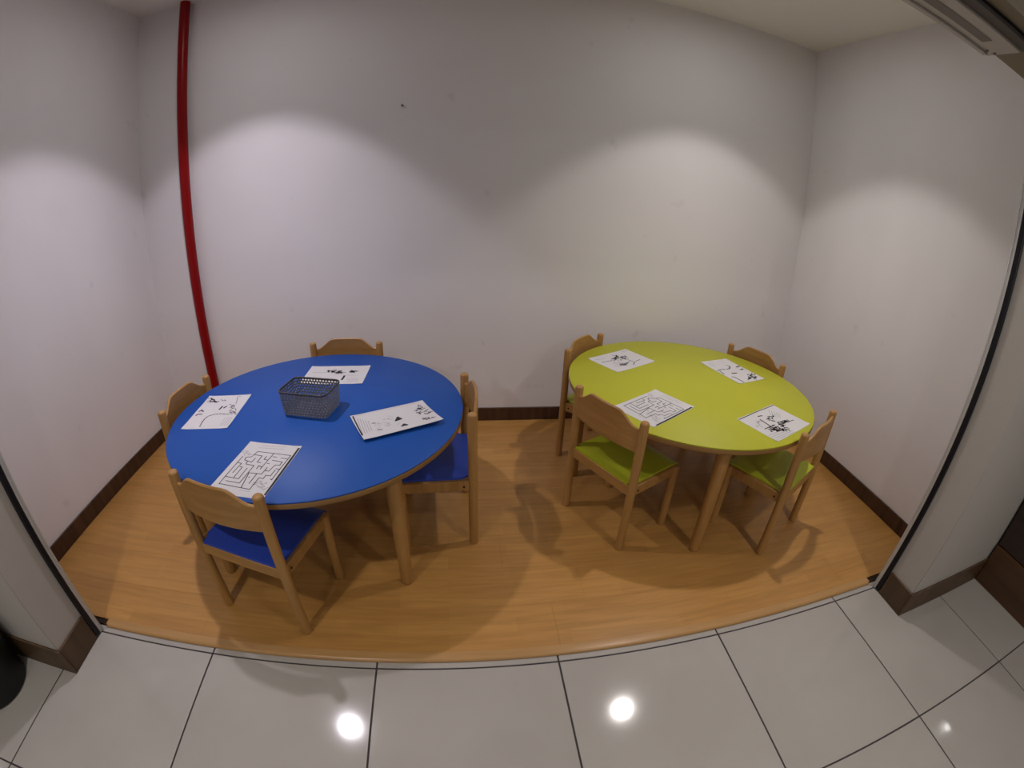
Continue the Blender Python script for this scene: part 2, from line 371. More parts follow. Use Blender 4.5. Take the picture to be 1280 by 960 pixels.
# ------------------------------------------------------------------ children chairs
W2 = .180; HP = .617; ZS = .336; DF = .279
def back_bow(u): return -.030 * (1 - (u / W2) ** 2)
def make_chair(label, seat_mat):
    e = empty('child_chair'); tag(e, label, 'chair')
    r = .0178
    for s in (-1, 1):
        lathe('back_post', [(0, 0), (r - .004, 0), (r, .004), (r, HP - .010), (r - .0015, HP - .005), (r - .005, HP - .0015), (r - .010, HP - .0003), (0, HP)], M_beech, e, 22).location = (s * W2, 0, 0)
        lathe('front_leg', [(0, 0), (r - .004, 0), (r, .004), (r, ZS - .014), (r - .004, ZS - .010), (0, ZS - .010)], M_beech, e, 22).location = (s * (W2 - .002), DF, 0)
    # curved backrest with an arched top
    n = 24; bm = bmesh.new(); cols = []
    t = .012
    for i in range(n + 1):
        u = -W2 + .014 + (2 * W2 - .028) * i / n
        q = min(1.0, max(0.0, (W2 - .026 - abs(u)) / .085)); q = q * q * (3 - 2 * q)
        zt = .582 + .048 * q; zb = .482 + .004 * (1 - (u / W2) ** 2)
        yc = back_bow(u)
        cols.append([bm.verts.new((u, yc + dy, z)) for dy, z in ((-t / 2, zb + .003), (-t / 2 + .003, zb), (t / 2 - .003, zb), (t / 2, zb + .003), (t / 2, zt - .004), (t / 2 - .004, zt), (-t / 2 + .004, zt), (-t / 2, zt - .004))])
    for a, b in zip(cols, cols[1:]):
        for k in range(8): bm.faces.new((a[k], a[(k + 1) % 8], b[(k + 1) % 8], b[k]))
    bm.faces.new(cols[0]); bm.faces.new(cols[-1])
    link('backrest', bm_mesh('backrest', bm, 35), M_beech_h, e)
    # seat board: narrower between the back posts, slight saddle, rolled front
    bm = bmesh.new(); nv, nu = 14, 12; grid = []
    for j in range(nv + 1):
        v = -.006 + (DF + .034) * j / nv
        wd = .157 if v < .022 else .172
        g = []
        for i in range(nu + 1):
            u = -wd + 2 * wd * i / nu
            z = ZS - .007 * (1 - (u / wd) ** 2) * math.sin(PI * min(1, j / nv)) - (.016 * max(0, (v - DF + .03) / .06) ** 2)
            g.append((u, v, z))
        grid.append(g)
    top = [[bm.verts.new(p) for p in g] for g in grid]; bot = [[bm.verts.new((p[0], p[1], p[2] - .009)) for p in g] for g in grid]
    for j in range(nv):
        for i in range(nu):
            bm.faces.new((top[j][i], top[j][i + 1], top[j + 1][i + 1], top[j + 1][i])); bm.faces.new((bot[j][i], bot[j + 1][i], bot[j + 1][i + 1], bot[j][i + 1]))
    rim = [(0, i) for i in range(nu)] + [(j, nu) for j in range(nv)] + [(nv, i) for i in range(nu, 0, -1)] + [(j, 0) for j in range(nv, 0, -1)]
    for k in range(len(rim)):
        a, b = rim[k], rim[(k + 1) % len(rim)]
        bm.faces.new((top[a[0]][a[1]], bot[a[0]][a[1]], bot[b[0]][b[1]], top[b[0]][b[1]]))
    link('seat', bm_mesh('seat', bm, 40), seat_mat, e)
    # aprons under the seat
    box('rear_apron', (-W2 + .012, -.009, ZS - .054), (W2 - .012, .009, ZS - .009), M_beech_h, e, .002)
    box('front_apron', (-W2 + .012, DF - .009, ZS - .060), (W2 - .012, DF + .009, ZS - .020), M_beech_h, e, .002)
    for s in (-1, 1):
        a = box('side_apron', (-.0085, .012, ZS - .056), (.0085, DF - .012, ZS - .011), M_beech, e, .002); a.location = (s * (W2 - .004), 0, 0)
        bm = bmesh.new(); add_lathe(bm, [(0, 0), (.0042, 0), (.0042, .002), (0, .003)], 12)
        bmesh.ops.rotate(bm, verts=bm.verts, cent=(0, 0, 0), matrix=Matrix.Rotation(s * PI / 2, 3, 'Y'))
        link('screw_cap', bm_mesh('screw_cap', bm, 40), M_dark, a, (s * .0085, .035, ZS - .036))
    return e
def copy_tree(o, parent=None):
    c = o.copy(); COL.objects.link(c)
    c.parent = parent
    for ch in o.children: copy_tree(ch, c)
    return c
def place(o, x, y, deg, back, label, group):
    a = math.radians(deg)
    o.location = (x - back * math.cos(a), y - back * math.sin(a), HF)
    o.rotation_euler = (0, 0, a - PI / 2); o['label'] = label; o['group'] = group
blue0 = make_chair('', M_blueseat); lime0 = make_chair('', M_limeseat)
gb, gl = 'chairs around the blue table', 'chairs around the lime table'
place(blue0, .165, .180, 74.3, 0, 'beech child chair with blue seat in front of the blue table, its back to us', gb)
place(copy_tree(blue0), .924, .782, 183.7, .012, 'beech child chair with blue seat at the blue table, on the lime table side', gb)
place(copy_tree(blue0), .311, 1.383, -90.7, .012, 'beech child chair between blue table and back wall, only its arched back showing', gb)
place(copy_tree(blue0), -.270, .802, -3.2, .030, 'beech child chair at the blue table near the foot of the red pipe', gb)
place(lime0, 1.471, .665, 27.2, 0, 'beech child chair with lime seat in front of the lime table, its back to us', gl)
place(copy_tree(lime0), 2.349, .437, 117.8, 0, 'beech child chair with lime seat closest to the cream pier, turned sideways', gl)
place(copy_tree(lime0), 1.582, 1.370, -43.4, .028, 'beech child chair at the far side of the lime table toward the blue table', gl)
place(copy_tree(lime0), 2.530, 1.216, -156.5, .018, 'beech child chair at the far side of the lime table in the wall corner', gl)

# ------------------------------------------------------------------ printed sheets
SHEETS = {
 'P1': (-0.1057, 0.7354, 0.0714, 0.1050, 0.1485, [
  (0.0022,0,[(-0.0745,0.107),(-0.0841,0.1193),(-0.1004,0.1261),(-0.101,0.1217)]),
  (0.0022,0,[(-0.0293,0.1075),(-0.0118,0.0944),(-0.0005,0.0968),(-0.0111,0.1042)]),
  (0.0022,0,[(-0.0849,0.126),(-0.0767,0.1155),(-0.0671,0.1153),(-0.0594,0.1073)]),
  (0.0022,0,[(-0.08,0.0993),(-0.065,0.0913),(-0.0581,0.0913),(-0.0641,0.0848)]),
  (0.0022,0,[(-0.0603,0.0898),(-0.048,0.0913),(-0.0459,0.0805),(-0.0431,0.0882)]),
  (0.0022,0,[(-0.0909,0.1297),(-0.0756,0.1208),(-0.0822,0.1133),(-0.0665,0.1082)]),
  (0.0022,0,[(-0.0657,0.1046),(-0.0818,0.1177),(-0.0665,0.1128),(-0.0609,0.1018)]),
  (0.0022,0,[(-0.052,0.0851),(-0.0458,0.0916),(-0.0551,0.0973),(-0.0616,0.0957)]),
  (0.0022,0,[(-0.075,0.1128),(-0.0811,0.1032),(-0.0858,0.1046),(-0.0788,0.0943)]),
  (0.0022,0,[(-0.0516,0.0825),(-0.0512,0.0817),(-0.0558,0.0936),(-0.061,0.1017)]),
  (0.0022,0,[(-0.0815,0.0915),(-0.0913,0.0928),(-0.0841,0.0909),(-0.0889,0.0909)]),
  (0.0022,0,[(-0.0464,0.0897),(-0.057,0.089),(-0.0666,0.0951),(-0.0587,0.0943)]),
  (0.0022,0,[(-0.0466,0.0911),(-0.0355,0.0916),(-0.0323,0.0912),(-0.0299,0.0864)]),
  (0.0022,0,[(-0.0595,0.105),(-0.0553,0.094),(-0.0455,0.0842),(-0.0356,0.0892)]),
  (0.0022,0,[(-0.0421,0.0804),(-0.0364,0.0886),(-0.0477,0.0908),(-0.0628,0.0982)]),
  (0.0022,0,[(-0.0805,0.0988),(-0.0679,0.0883),(-0.0754,0.0836),(-0.0748,0.0922)]),
  (0.0035,1,[(0.0456,0.1307),(0.0485,0.1101)]),
  (0.0035,1,[(0.0516,0.1065),(0.0561,0.0862)]),
  (0.0035,1,[(0.0574,0.0828),(0.0618,0.0629)]),
  (0.0035,1,[(0.05,0.1324),(0.0582,0.1331)]),
  (0.0060,0,[(0.0026,0.0146),(0.006,0.0395)]),
  (0.0060,0,[(0.0192,0.0259),(0.0256,0.04)]),
  (0.0050,0,[(-0.0897,0.0007),(-0.0834,0.0127),(-0.0688,-0.0006)]),
  (0.0050,0,[(-0.0881,-0.0348),(-0.0847,-0.0241),(-0.0658,-0.0252)]),
  (0.0038,0,[(-0.0256,-0.1295),(-0.0269,-0.121)]),
  (0.0038,0,[(-0.028,-0.1139),(-0.0294,-0.1062)]),
  (0.0038,0,[(-0.0306,-0.0999),(-0.031,-0.0936)]),
  (0.0038,0,[(-0.0313,-0.0885),(-0.0314,-0.0823)]),
  (0.0038,0,[(-0.0314,-0.0771),(-0.0314,-0.0692)]),
  (0.0038,0,[(-0.0315,-0.0627),(-0.0301,-0.0586)]),
  (0.0038,0,[(-0.029,-0.0552),(-0.0263,-0.0492)]),
  (0.0038,0,[(-0.0241,-0.0443),(-0.0201,-0.0413)]),
  (0.0038,0,[(-0.0168,-0.0388),(-0.0112,-0.0352)]),
  (0.0038,0,[(-0.0067,-0.0323),(-0.0006,-0.0297)]),
  (0.0038,0,[(0.0043,-0.0276),(0.0128,-0.0268)]),
  (0.0038,0,[(0.0198,-0.0261),(0.0293,-0.0277)]),
  (0.0038,0,[(0.0371,-0.029),(0.0466,-0.0309)]),
  (0.0038,0,[(0.0544,-0.0324),(0.0646,-0.0318)]),
  (0.0038,0,[(0.0729,-0.0312),(0.0808,-0.0291)]),
  (0.0014,1,[(0.0619,-0.1264),(0.0621,-0.0592)]),
  (0.0014,1,[(0.0728,-0.1269),(0.0734,-0.0599)]),
  (0.0014,1,[(0.0836,-0.1274),(0.0834,-0.0576)]),
  (0.0014,1,[(0.0945,-0.128),(0.092,-0.0638)]),
  (0.0020,0,[(0.0947,-0.021),(0.0917,-0.0292),(0.0893,-0.0289),(0.101,-0.0359)]),
  (0.0020,0,[(0.0639,0.0169),(0.063,0.0202),(0.0545,0.0243),(0.0558,0.0337)]),
  (0.0020,0,[(0.0732,0.0157),(0.0608,0.0198),(0.0637,0.0194),(0.0575,0.0104)]),
  (0.0020,0,[(0.0927,-0.0211),(0.082,-0.016),(0.0736,-0.0207),(0.0655,-0.0132)]),
  (0.0020,0,[(0.0828,-0.0165),(0.0882,-0.0123),(0.0834,-0.0199),(0.0865,-0.0239)]),
  (0.0020,0,[(0.0518,0.0436),(0.0556,0.0448),(0.0491,0.0365),(0.0547,0.0302)]),
  (0.0020,0,[(0.0736,-0.0122),(0.0665,-0.0187),(0.0642,-0.0155),(0.0687,-0.0238)]),
  (0.0020,0,[(0.058,0.0382),(0.0565,0.0435),(0.0446,0.0511),(0.0314,0.0581)]),
  (0.0020,0,[(0.0639,0.0256),(0.0683,0.0294),(0.0658,0.036),(0.0583,0.0461)]),
  (0.0020,0,[(0.0544,0.0464),(0.0603,0.0449),(0.0528,0.046),(0.0598,0.0534)]),
  (0.0020,0,[(0.0791,0.0158),(0.0816,0.0092),(0.0792,0.0092),(0.0871,-0.0006)]),
  (0.0020,0,[(0.0789,-0.011),(0.0846,-0.014),(0.0813,-0.0108),(0.0683,-0.0029)]),
  (0.0020,0,[(0.0703,-0.0043),(0.062,0.0027),(0.0551,-0.0034),(0.065,-0.0073)]),
  (0.0020,0,[(0.0615,0.0301),(0.0563,0.0313),(0.0479,0.0329),(0.0461,0.0239)]),
 ]),
 'P2': (0.2377, 0.3405, -0.1246, 0.1050, 0.1485, [
  (0.0022,0,[(-0.0494,0.0576),(-0.0681,0.0525),(-0.0647,0.0356),(-0.0326,0.0279),(-0.0311,0.0522)]),
  (0.0022,0,[(-0.0432,0.0923),(-0.0494,0.0576)]),
  (0.0022,0,[(-0.0432,0.0923),(0.0228,0.091),(0.0892,0.0879),(0.0867,0.0064),(0.0861,-0.0521),(0.0807,-0.048)]),
  (0.0022,0,[(-0.0471,0.0717),(-0.0131,0.0695),(-0.0122,0.0314),(0.0031,0.0303)]),
  (0.0022,0,[(0.0228,0.091),(0.0189,0.0055),(0.0195,-0.0045)]),
  (0.0022,0,[(0.0048,0.0686),(0.0042,0.0512),(0.0177,0.0497)]),
  (0.0022,0,[(-0.0504,0.0305),(-0.0472,0.0141),(-0.0131,0.0109),(-0.0139,-0.0873),(-0.0678,-0.0843)]),
  (0.0022,0,[(0.0175,0.0082),(0.0036,0.0138),(0.0053,-0.0048)]),
  (0.0022,0,[(-0.0097,-0.0299),(0.0371,-0.0285),(0.0385,-0.009),(0.0542,-0.0098),(0.0601,0.027),(0.0761,0.0279),(0.076,0.0473),(0.0372,0.051)]),
  (0.0022,0,[(0.0199,-0.0316),(0.0201,-0.0831)]),
  (0.0022,0,[(0.0029,-0.0502),(0.0025,-0.0538)]),
  (0.0022,0,[(0.0718,-0.0327),(0.0734,0.0006)]),
  (0.0022,0,[(-0.0706,-0.1035),(0.0042,-0.1084),(0.0374,-0.11),(0.0386,-0.0488),(0.0548,-0.051),(0.0553,-0.0322),(0.0718,-0.0327)]),
  (0.0022,0,[(-0.0097,-0.0299),(0.0042,-0.1084)]),
  (0.0022,0,[(0.0723,0.0075),(0.0867,0.0064)]),
  (0.0022,0,[(0.028,0.0712),(0.0428,0.0709)]),
  (0.0022,0,[(0.0611,0.0681),(0.0852,0.0674)]),
  (0.0022,0,[(0.0267,0.0317),(0.0352,0.0302)]),
  (0.0022,0,[(-0.0837,0.0549),(-0.0835,-0.0631)]),
  (0.0022,0,[(-0.0805,0.0169),(-0.0652,0.0147),(-0.0679,-0.0396)]),
  (0.0022,0,[(-0.0603,-0.0031),(-0.0506,-0.005),(-0.0499,-0.0654)]),
  (0.0022,0,[(-0.0302,-0.0068),(-0.0293,-0.0673),(-0.0835,-0.0631),(-0.0825,-0.1042),(-0.0706,-0.1035)]),
  (0.0022,0,[(0.0385,-0.009),(0.0386,0.0089)]),
  (0.0055,0,[(0.099,0.1325),(0.101,-0.1259)]),
  (0.0012,1,[(-0.0463,0.1308),(0.0501,0.1353)]),
  (0.0012,1,[(-0.0509,0.1155),(0.0474,0.1207)]),
  (0.0014,1,[(0.0542,-0.0715),(0.0542,-0.0657),(0.054,-0.064),(0.0458,-0.0656)]),
  (0.0014,1,[(0.0504,-0.0852),(0.0397,-0.0817),(0.0404,-0.0859),(0.0315,-0.0839)]),
  (0.0014,1,[(0.0821,-0.1023),(0.0828,-0.1009),(0.0888,-0.0939),(0.094,-0.0903)]),
  (0.0014,1,[(0.0471,-0.0713),(0.0455,-0.0758),(0.0401,-0.0779),(0.0419,-0.0758)]),
  (0.0014,1,[(0.0601,-0.0663),(0.05,-0.0642),(0.0529,-0.0627),(0.0499,-0.0644)]),
  (0.0014,1,[(0.0621,-0.0769),(0.0688,-0.0783),(0.0645,-0.08),(0.0674,-0.0844)]),
  (0.0014,1,[(0.0715,-0.0746),(0.078,-0.0683),(0.0781,-0.0717),(0.0716,-0.0728)]),
  (0.0014,1,[(0.0557,-0.0948),(0.061,-0.0948),(0.0668,-0.0913),(0.071,-0.0917)]),
  (0.0014,1,[(0.0699,-0.0826),(0.079,-0.0867),(0.0795,-0.0887),(0.0727,-0.0926)]),
  (0.0014,1,[(0.0837,-0.104),(0.0882,-0.1004),(0.0872,-0.1028),(0.0783,-0.104)]),
  (0.0014,1,[(0.0479,-0.0711),(0.0414,-0.0759),(0.0327,-0.0741),(0.0331,-0.079)]),
  (0.0014,1,[(0.0523,-0.0855),(0.0556,-0.0899),(0.0639,-0.0931),(0.0592,-0.0929)]),
  (0.0014,1,[(0.0715,-0.1015),(0.0777,-0.0958),(0.0701,-0.0938),(0.0651,-0.0945)]),
  (0.0014,1,[(0.066,-0.0744),(0.0563,-0.0752),(0.0542,-0.0764),(0.0639,-0.0772)]),
  (0.0011,1,[(-0.0713,0.0699),(-0.0713,0.0755),(-0.0629,0.0734),(-0.0548,0.071)]),
  (0.0011,1,[(-0.0785,0.0757),(-0.0842,0.073),(-0.0944,0.0767),(-0.101,0.0798)]),
  (0.0011,1,[(-0.0859,0.0856),(-0.0966,0.0882),(-0.101,0.0887),(-0.101,0.083)]),
  (0.0011,1,[(-0.0764,0.0841),(-0.0815,0.0851),(-0.0864,0.0892),(-0.0772,0.0844)]),
  (0.0011,1,[(-0.0749,0.0735),(-0.0845,0.0769),(-0.0887,0.0792),(-0.0855,0.0841)]),
  (0.0011,1,[(-0.0796,0.0579),(-0.0815,0.062),(-0.0839,0.0675),(-0.0803,0.0621)]),
  (0.0011,1,[(-0.0602,0.0693),(-0.065,0.0701),(-0.0687,0.0661),(-0.0663,0.063)]),
  (0.0011,1,[(-0.0832,0.0805),(-0.0748,0.0758),(-0.067,0.0733),(-0.0602,0.0714)]),
  (0.0012,1,[(0.0059,-0.1193),(0.0458,-0.121)]),
 ]),
 'P3': (0.3289, 1.0964, -0.0049, 0.1485, 0.1050, [
  (0.0020,1,[(-0.1203,0.0298),(-0.0295,0.0267)]),
  (0.0026,0,[(-0.0257,0.038),(-0.0331,0.0429),(-0.0234,0.0542),(-0.0127,0.0629)]),
  (0.0026,0,[(0.0027,0.0287),(0.0111,0.0305),(-0.0016,0.0317),(-0.0019,0.019)]),
  (0.0026,0,[(-0.0214,0.0342),(-0.014,0.0484),(-0.014,0.0388),(-0.0102,0.0528)]),
  (0.0026,0,[(-0.0445,0.0381),(-0.0347,0.0452),(-0.0244,0.0326),(-0.0308,0.0398)]),
  (0.0026,0,[(0.085,0.028),(0.0799,0.0217),(0.0734,0.0287),(0.0616,0.0213)]),
  (0.0026,0,[(0.0794,0.0281),(0.0884,0.0423),(0.0809,0.0433),(0.0964,0.0289)]),
  (0.0026,0,[(0.0054,0.0344),(0.0034,0.0347),(0.0128,0.0441),(0.0231,0.0364)]),
  (0.0026,0,[(0.0669,0.0271),(0.0686,0.0322),(0.0627,0.0366),(0.0676,0.0494)]),
  (0.0026,0,[(-0.0197,0.0302),(-0.0304,0.0439),(-0.0431,0.0427),(-0.044,0.0281)]),
  (0.0026,0,[(0.0757,0.0246),(0.0664,0.0376),(0.0553,0.038),(0.0607,0.0394)]),
  (0.0026,0,[(-0.0155,0.0335),(-0.0107,0.028),(-0.0011,0.0172),(0.0005,0.0286)]),
  (0.0026,0,[(0.0683,0.0319),(0.0692,0.0357),(0.0737,0.0448),(0.065,0.0529)]),
  (0.0026,0,[(-0.0255,0.0291),(-0.0248,0.0343),(-0.0237,0.0193),(-0.0256,0.0275)]),
  (0.0026,0,[(0.0647,0.0283),(0.0754,0.0401),(0.0769,0.0303),(0.0889,0.0174)]),
  (0.0026,0,[(-0.0431,0.0357),(-0.0565,0.0457),(-0.0424,0.0426),(-0.0313,0.0462)]),
  (0.0026,0,[(0.0721,0.0302),(0.0674,0.0219),(0.0769,0.0335),(0.0804,0.0298)]),
  (0.0026,0,[(-0.0179,0.034),(-0.0304,0.0436),(-0.0365,0.0407),(-0.0347,0.0498)]),
  (0.0026,0,[(-0.047,0.0355),(-0.0447,0.0451),(-0.0526,0.0546),(-0.0438,0.0527)]),
  (0.0026,0,[(-0.0404,0.0375),(-0.0429,0.0361),(-0.0424,0.0487),(-0.0503,0.0429)]),
  (0.0026,0,[(0.0087,0.034),(0.0068,0.0203),(0.0021,0.0184),(-0.0025,0.0211)]),
  (0.0026,0,[(0.0731,0.0246),(0.0673,0.034),(0.0715,0.0429),(0.0607,0.031)]),
  (0.0026,0,[(0.012,0.0284),(0.0123,0.0168),(0.0087,0.0272),(-0.0044,0.026)]),
  (0.0026,0,[(0.0422,0.0265),(0.0318,0.0232),(0.0282,0.0231),(0.0168,0.0301)]),
  (0.0026,0,[(0.0258,0.0269),(0.0149,0.0275),(0.0268,0.0131),(0.0156,0.0247)]),
  (0.0026,0,[(0.0838,0.0245),(0.0803,0.0382),(0.0913,0.0412),(0.1031,0.0371)]),
  (0.0026,0,[(0.0657,0.0333),(0.0717,0.0416),(0.0714,0.031),(0.0783,0.0405)]),
  (0.0030,1,[(-0.0126,0.0322),(-0.013,0.035),(-0.0231,0.0416),(-0.0154,0.0316)]),
  (0.0030,1,[(-0.0173,0.0274),(-0.0145,0.0386),(-0.0093,0.0478),(-0.0068,0.0465)]),
  (0.0030,1,[(0.0003,0.0346),(-0.0009,0.0326),(-0.0016,0.0288),(-0.0032,0.0303)]),
  (0.0030,1,[(-0.0174,0.0257),(-0.0193,0.0322),(-0.0117,0.0251),(-0.0146,0.033)]),
  (0.0030,1,[(-0.0064,0.0409),(-0.0152,0.0429),(-0.0247,0.0447),(-0.0276,0.0562)]),
  (0.0030,1,[(-0.0011,0.0415),(0.0058,0.0345),(0.0033,0.0455),(0.0026,0.0485)]),
  (0.0030,1,[(0.0099,0.0395),(0.0208,0.027),(0.0278,0.0191),(0.0239,0.0077)]),
  (0.0030,1,[(0.0009,0.0149),(0.008,0.0227),(0.017,0.012),(0.0065,0.016)]),
  (0.0030,1,[(0.0035,0.039),(0.011,0.0443),(0.0158,0.0529),(0.0185,0.0424)]),
  (0.0030,1,[(-0.0141,0.0364),(-0.0151,0.0409),(-0.0276,0.0492),(-0.0324,0.0386)]),
  (0.0030,1,[(0.0067,0.0165),(0.0011,0.0099),(-0.0072,0.0094),(-0.0051,0.0127)]),
  (0.0030,1,[(0.0105,0.0267),(0.0146,0.0173),(0.0089,0.0057),(0.0111,0.0081)]),
  (0.0030,1,[(0.0057,0.0357),(0.0171,0.0334),(0.0156,0.027),(0.0124,0.035)]),
  (0.0030,1,[(0.0022,0.0424),(0.0078,0.0483),(0.0139,0.0362),(0.0169,0.0321)]),
  (0.0070,0,[(0.0443,-0.0588),(0.0464,-0.0367),(0.0461,-0.0155)]),
  (0.0018,1,[(0.0564,-0.0113),(0.1093,-0.009)]),
  (0.0018,1,[(0.0647,-0.0468),(0.1167,-0.0445)]),
  (0.0018,1,[(0.0684,-0.0626),(0.12,-0.0602)]),
  (0.0018,1,[(0.0727,-0.0812),(0.1239,-0.0788)]),
 ]),
 'P4': (0.6656, 0.6599, 0.4436, 0.1485, 0.1050, [
  (0.0014,1,[(-0.1275,0.0724),(-0.1412,-0.0619)]),
  (0.0014,1,[(-0.1195,0.0629),(-0.1321,-0.0589)]),
  (0.0014,1,[(-0.1115,0.0534),(-0.1229,-0.0559)]),
  (0.0014,1,[(-0.1037,0.044),(-0.1137,-0.0529)]),
  (0.0014,1,[(-0.0958,0.0347),(-0.1044,-0.0499)]),
  (0.0040,0,[(-0.1392,0.0958),(-0.1445,-0.0675)]),
  (0.0012,1,[(-0.1327,0.0962),(0.1358,0.0954)]),
  (0.0060,0,[(-0.004,-0.0173),(0.0125,0.0091),(0.0184,-0.012),(-0.0005,-0.0163),(0.0105,-0.0025),(0.0143,-0.0099)]),
  (0.0060,0,[(0.0016,-0.0731),(0.0127,-0.061),(0.0201,-0.0732),(0.0054,-0.0711),(0.0143,-0.0678)]),
  (0.0040,0,[(-0.0869,0.0079),(-0.0773,0.0032)]),
  (0.0040,0,[(-0.0837,-0.0543),(-0.0705,-0.0607)]),
  (0.0015,1,[(-0.0282,-0.0222),(-0.0336,-0.0265),(-0.0355,-0.0234),(-0.0417,-0.0186)]),
  (0.0015,1,[(-0.0368,-0.0151),(-0.0408,-0.0132),(-0.0466,-0.0068),(-0.0517,-0.0028)]),
  (0.0015,1,[(-0.0365,0.0158),(-0.0381,0.0208),(-0.037,0.0198),(-0.0343,0.016)]),
  (0.0015,1,[(-0.0388,-0.0379),(-0.0396,-0.0349),(-0.0317,-0.0336),(-0.0293,-0.0369)]),
  (0.0015,1,[(-0.0506,-0.0293),(-0.0459,-0.0335),(-0.0441,-0.0391),(-0.049,-0.037)]),
  (0.0015,1,[(-0.042,-0.0336),(-0.0393,-0.0397),(-0.0398,-0.0452),(-0.0382,-0.0489)]),
  (0.0015,1,[(-0.0331,0.0136),(-0.0375,0.0179),(-0.0443,0.0161),(-0.0441,0.0139)]),
  (0.0015,1,[(-0.0371,-0.0263),(-0.0351,-0.0198),(-0.0322,-0.025),(-0.0323,-0.0255)]),
  (0.0015,1,[(-0.0255,0.0075),(-0.0212,0.0092),(-0.026,0.0153),(-0.0216,0.0177)]),
  (0.0015,1,[(-0.0401,-0.0433),(-0.0397,-0.0418),(-0.0407,-0.0439),(-0.0376,-0.0472)]),
  (0.0012,1,[(-0.0674,-0.0081),(-0.0719,-0.0014),(-0.0671,-0.0002),(-0.0636,0.007)]),
  (0.0012,1,[(-0.0835,-0.0078),(-0.0816,-0.0122),(-0.0778,-0.0103),(-0.0774,-0.0099)]),
  (0.0012,1,[(-0.0721,-0.0074),(-0.0643,-0.0058),(-0.0586,-0.0164),(-0.0662,-0.012)]),
  (0.0012,1,[(-0.0723,-0.0407),(-0.0721,-0.0368),(-0.0788,-0.0413),(-0.0837,-0.0403)]),
  (0.0012,1,[(-0.0841,-0.0176),(-0.0751,-0.0155),(-0.07,-0.0181),(-0.0647,-0.0243)]),
  (0.0025,0,[(0.0947,-0.0077),(0.0982,0.0022),(0.0879,0.0076),(0.0885,0.0123)]),
  (0.0025,0,[(0.1066,0.0352),(0.0998,0.0298),(0.0873,0.0298),(0.0975,0.0343)]),
  (0.0025,0,[(0.1305,-0.0097),(0.1406,-0.0096),(0.1389,-0.0061),(0.1445,-0.0132)]),
  (0.0025,0,[(0.1139,0.0239),(0.1129,0.036),(0.1017,0.0331),(0.0936,0.026)]),
  (0.0025,0,[(0.1137,0.0387),(0.1166,0.0453),(0.11,0.0367),(0.1156,0.0259)]),
  (0.0025,0,[(0.1117,-0.0177),(0.1204,-0.0233),(0.1287,-0.0164),(0.1339,-0.0178)]),
  (0.0025,0,[(0.1249,-0.0009),(0.1242,0.0108),(0.1364,0.0142),(0.1371,0.0178)]),
  (0.0025,0,[(0.1021,0.0023),(0.114,0.0023),(0.119,0.0048),(0.121,0.0064)]),
  (0.0025,0,[(0.1131,0.0485),(0.1035,0.0428),(0.1057,0.0489),(0.1102,0.0338)]),
  (0.0025,0,[(0.1265,0.0437),(0.1234,0.056),(0.1236,0.0668),(0.12,0.0751)]),
  (0.0025,0,[(0.1098,-0.0144),(0.1156,-0.0153),(0.1137,-0.0149),(0.1124,-0.0102)]),
  (0.0025,0,[(0.105,0.042),(0.1181,0.0451),(0.1171,0.0422),(0.1273,0.0445)]),
  (0.0025,0,[(0.1152,0.0395),(0.1135,0.0417),(0.1202,0.0293),(0.1323,0.0356)]),
  (0.0025,0,[(0.0912,0.0104),(0.0997,0.0068),(0.1057,0.0163),(0.0999,0.0085)]),
  (0.0025,0,[(0.1218,-0.0178),(0.1338,-0.0176),(0.1286,-0.0063),(0.1275,-0.0104)]),
  (0.0025,0,[(0.1309,-0.0107),(0.1317,-0.0177),(0.1304,-0.0183),(0.1185,-0.0193)]),
  (0.0025,0,[(0.0941,-0.0094),(0.0987,-0.0068),(0.093,0.0022),(0.0942,-0.0033)]),
  (0.0025,0,[(0.1133,0.0568),(0.1132,0.0547),(0.1131,0.062),(0.1195,0.0718)]),
  (0.0026,0,[(0.099,-0.0527),(0.1054,-0.0586),(0.1117,-0.0613),(0.1091,-0.0553)]),
  (0.0026,0,[(0.123,-0.0716),(0.123,-0.0627),(0.1218,-0.0653),(0.1221,-0.0609)]),
  (0.0026,0,[(0.1092,-0.0706),(0.1078,-0.0613),(0.1057,-0.0588),(0.1106,-0.0556)]),
  (0.0026,0,[(0.1161,-0.069),(0.1181,-0.0646),(0.1268,-0.0655),(0.1337,-0.0639)]),
  (0.0026,0,[(0.093,-0.0579),(0.087,-0.0632),(0.0888,-0.0584),(0.0849,-0.0549)]),
  (0.0026,0,[(0.1089,-0.0711),(0.104,-0.0667),(0.0965,-0.0716),(0.0935,-0.0619)]),
  (0.0026,0,[(0.0899,-0.0462),(0.0939,-0.0554),(0.0945,-0.0649),(0.1025,-0.0658)]),
  (0.0026,0,[(0.09,-0.0612),(0.0968,-0.056),(0.1002,-0.0554),(0.0992,-0.0518)]),
  (0.0011,1,[(-0.0172,0.0394),(-0.0039,0.0116)]),
  (0.0011,1,[(-0.0258,0.0225),(-0.0125,-0.0049)]),
  (0.0011,1,[(0.0038,-0.0401),(-0.0119,-0.0587)]),
 ]),
 'Q1': (1.7276, 1.2516, -1.0567, 0.1050, 0.1485, [
  (0.0030,0,[(-0.0289,-0.1222),(-0.0222,-0.0526)]),
  (0.0030,0,[(0.0122,0.0307),(0.0555,0.0362),(0.0753,0.0016)]),
  (0.0030,0,[(0.0496,0.0524),(0.0455,0.0908)]),
  (0.0030,0,[(-0.0487,0.0231),(-0.0633,0.0208),(-0.0633,0.0254),(-0.0538,0.0154)]),
  (0.0030,0,[(-0.0471,0.0025),(-0.0562,0.0187),(-0.0664,0.0102),(-0.0751,0.0043)]),
  (0.0030,0,[(-0.0313,-0.0055),(-0.0369,0.0042),(-0.0358,0.0079),(-0.0307,-0.0121)]),
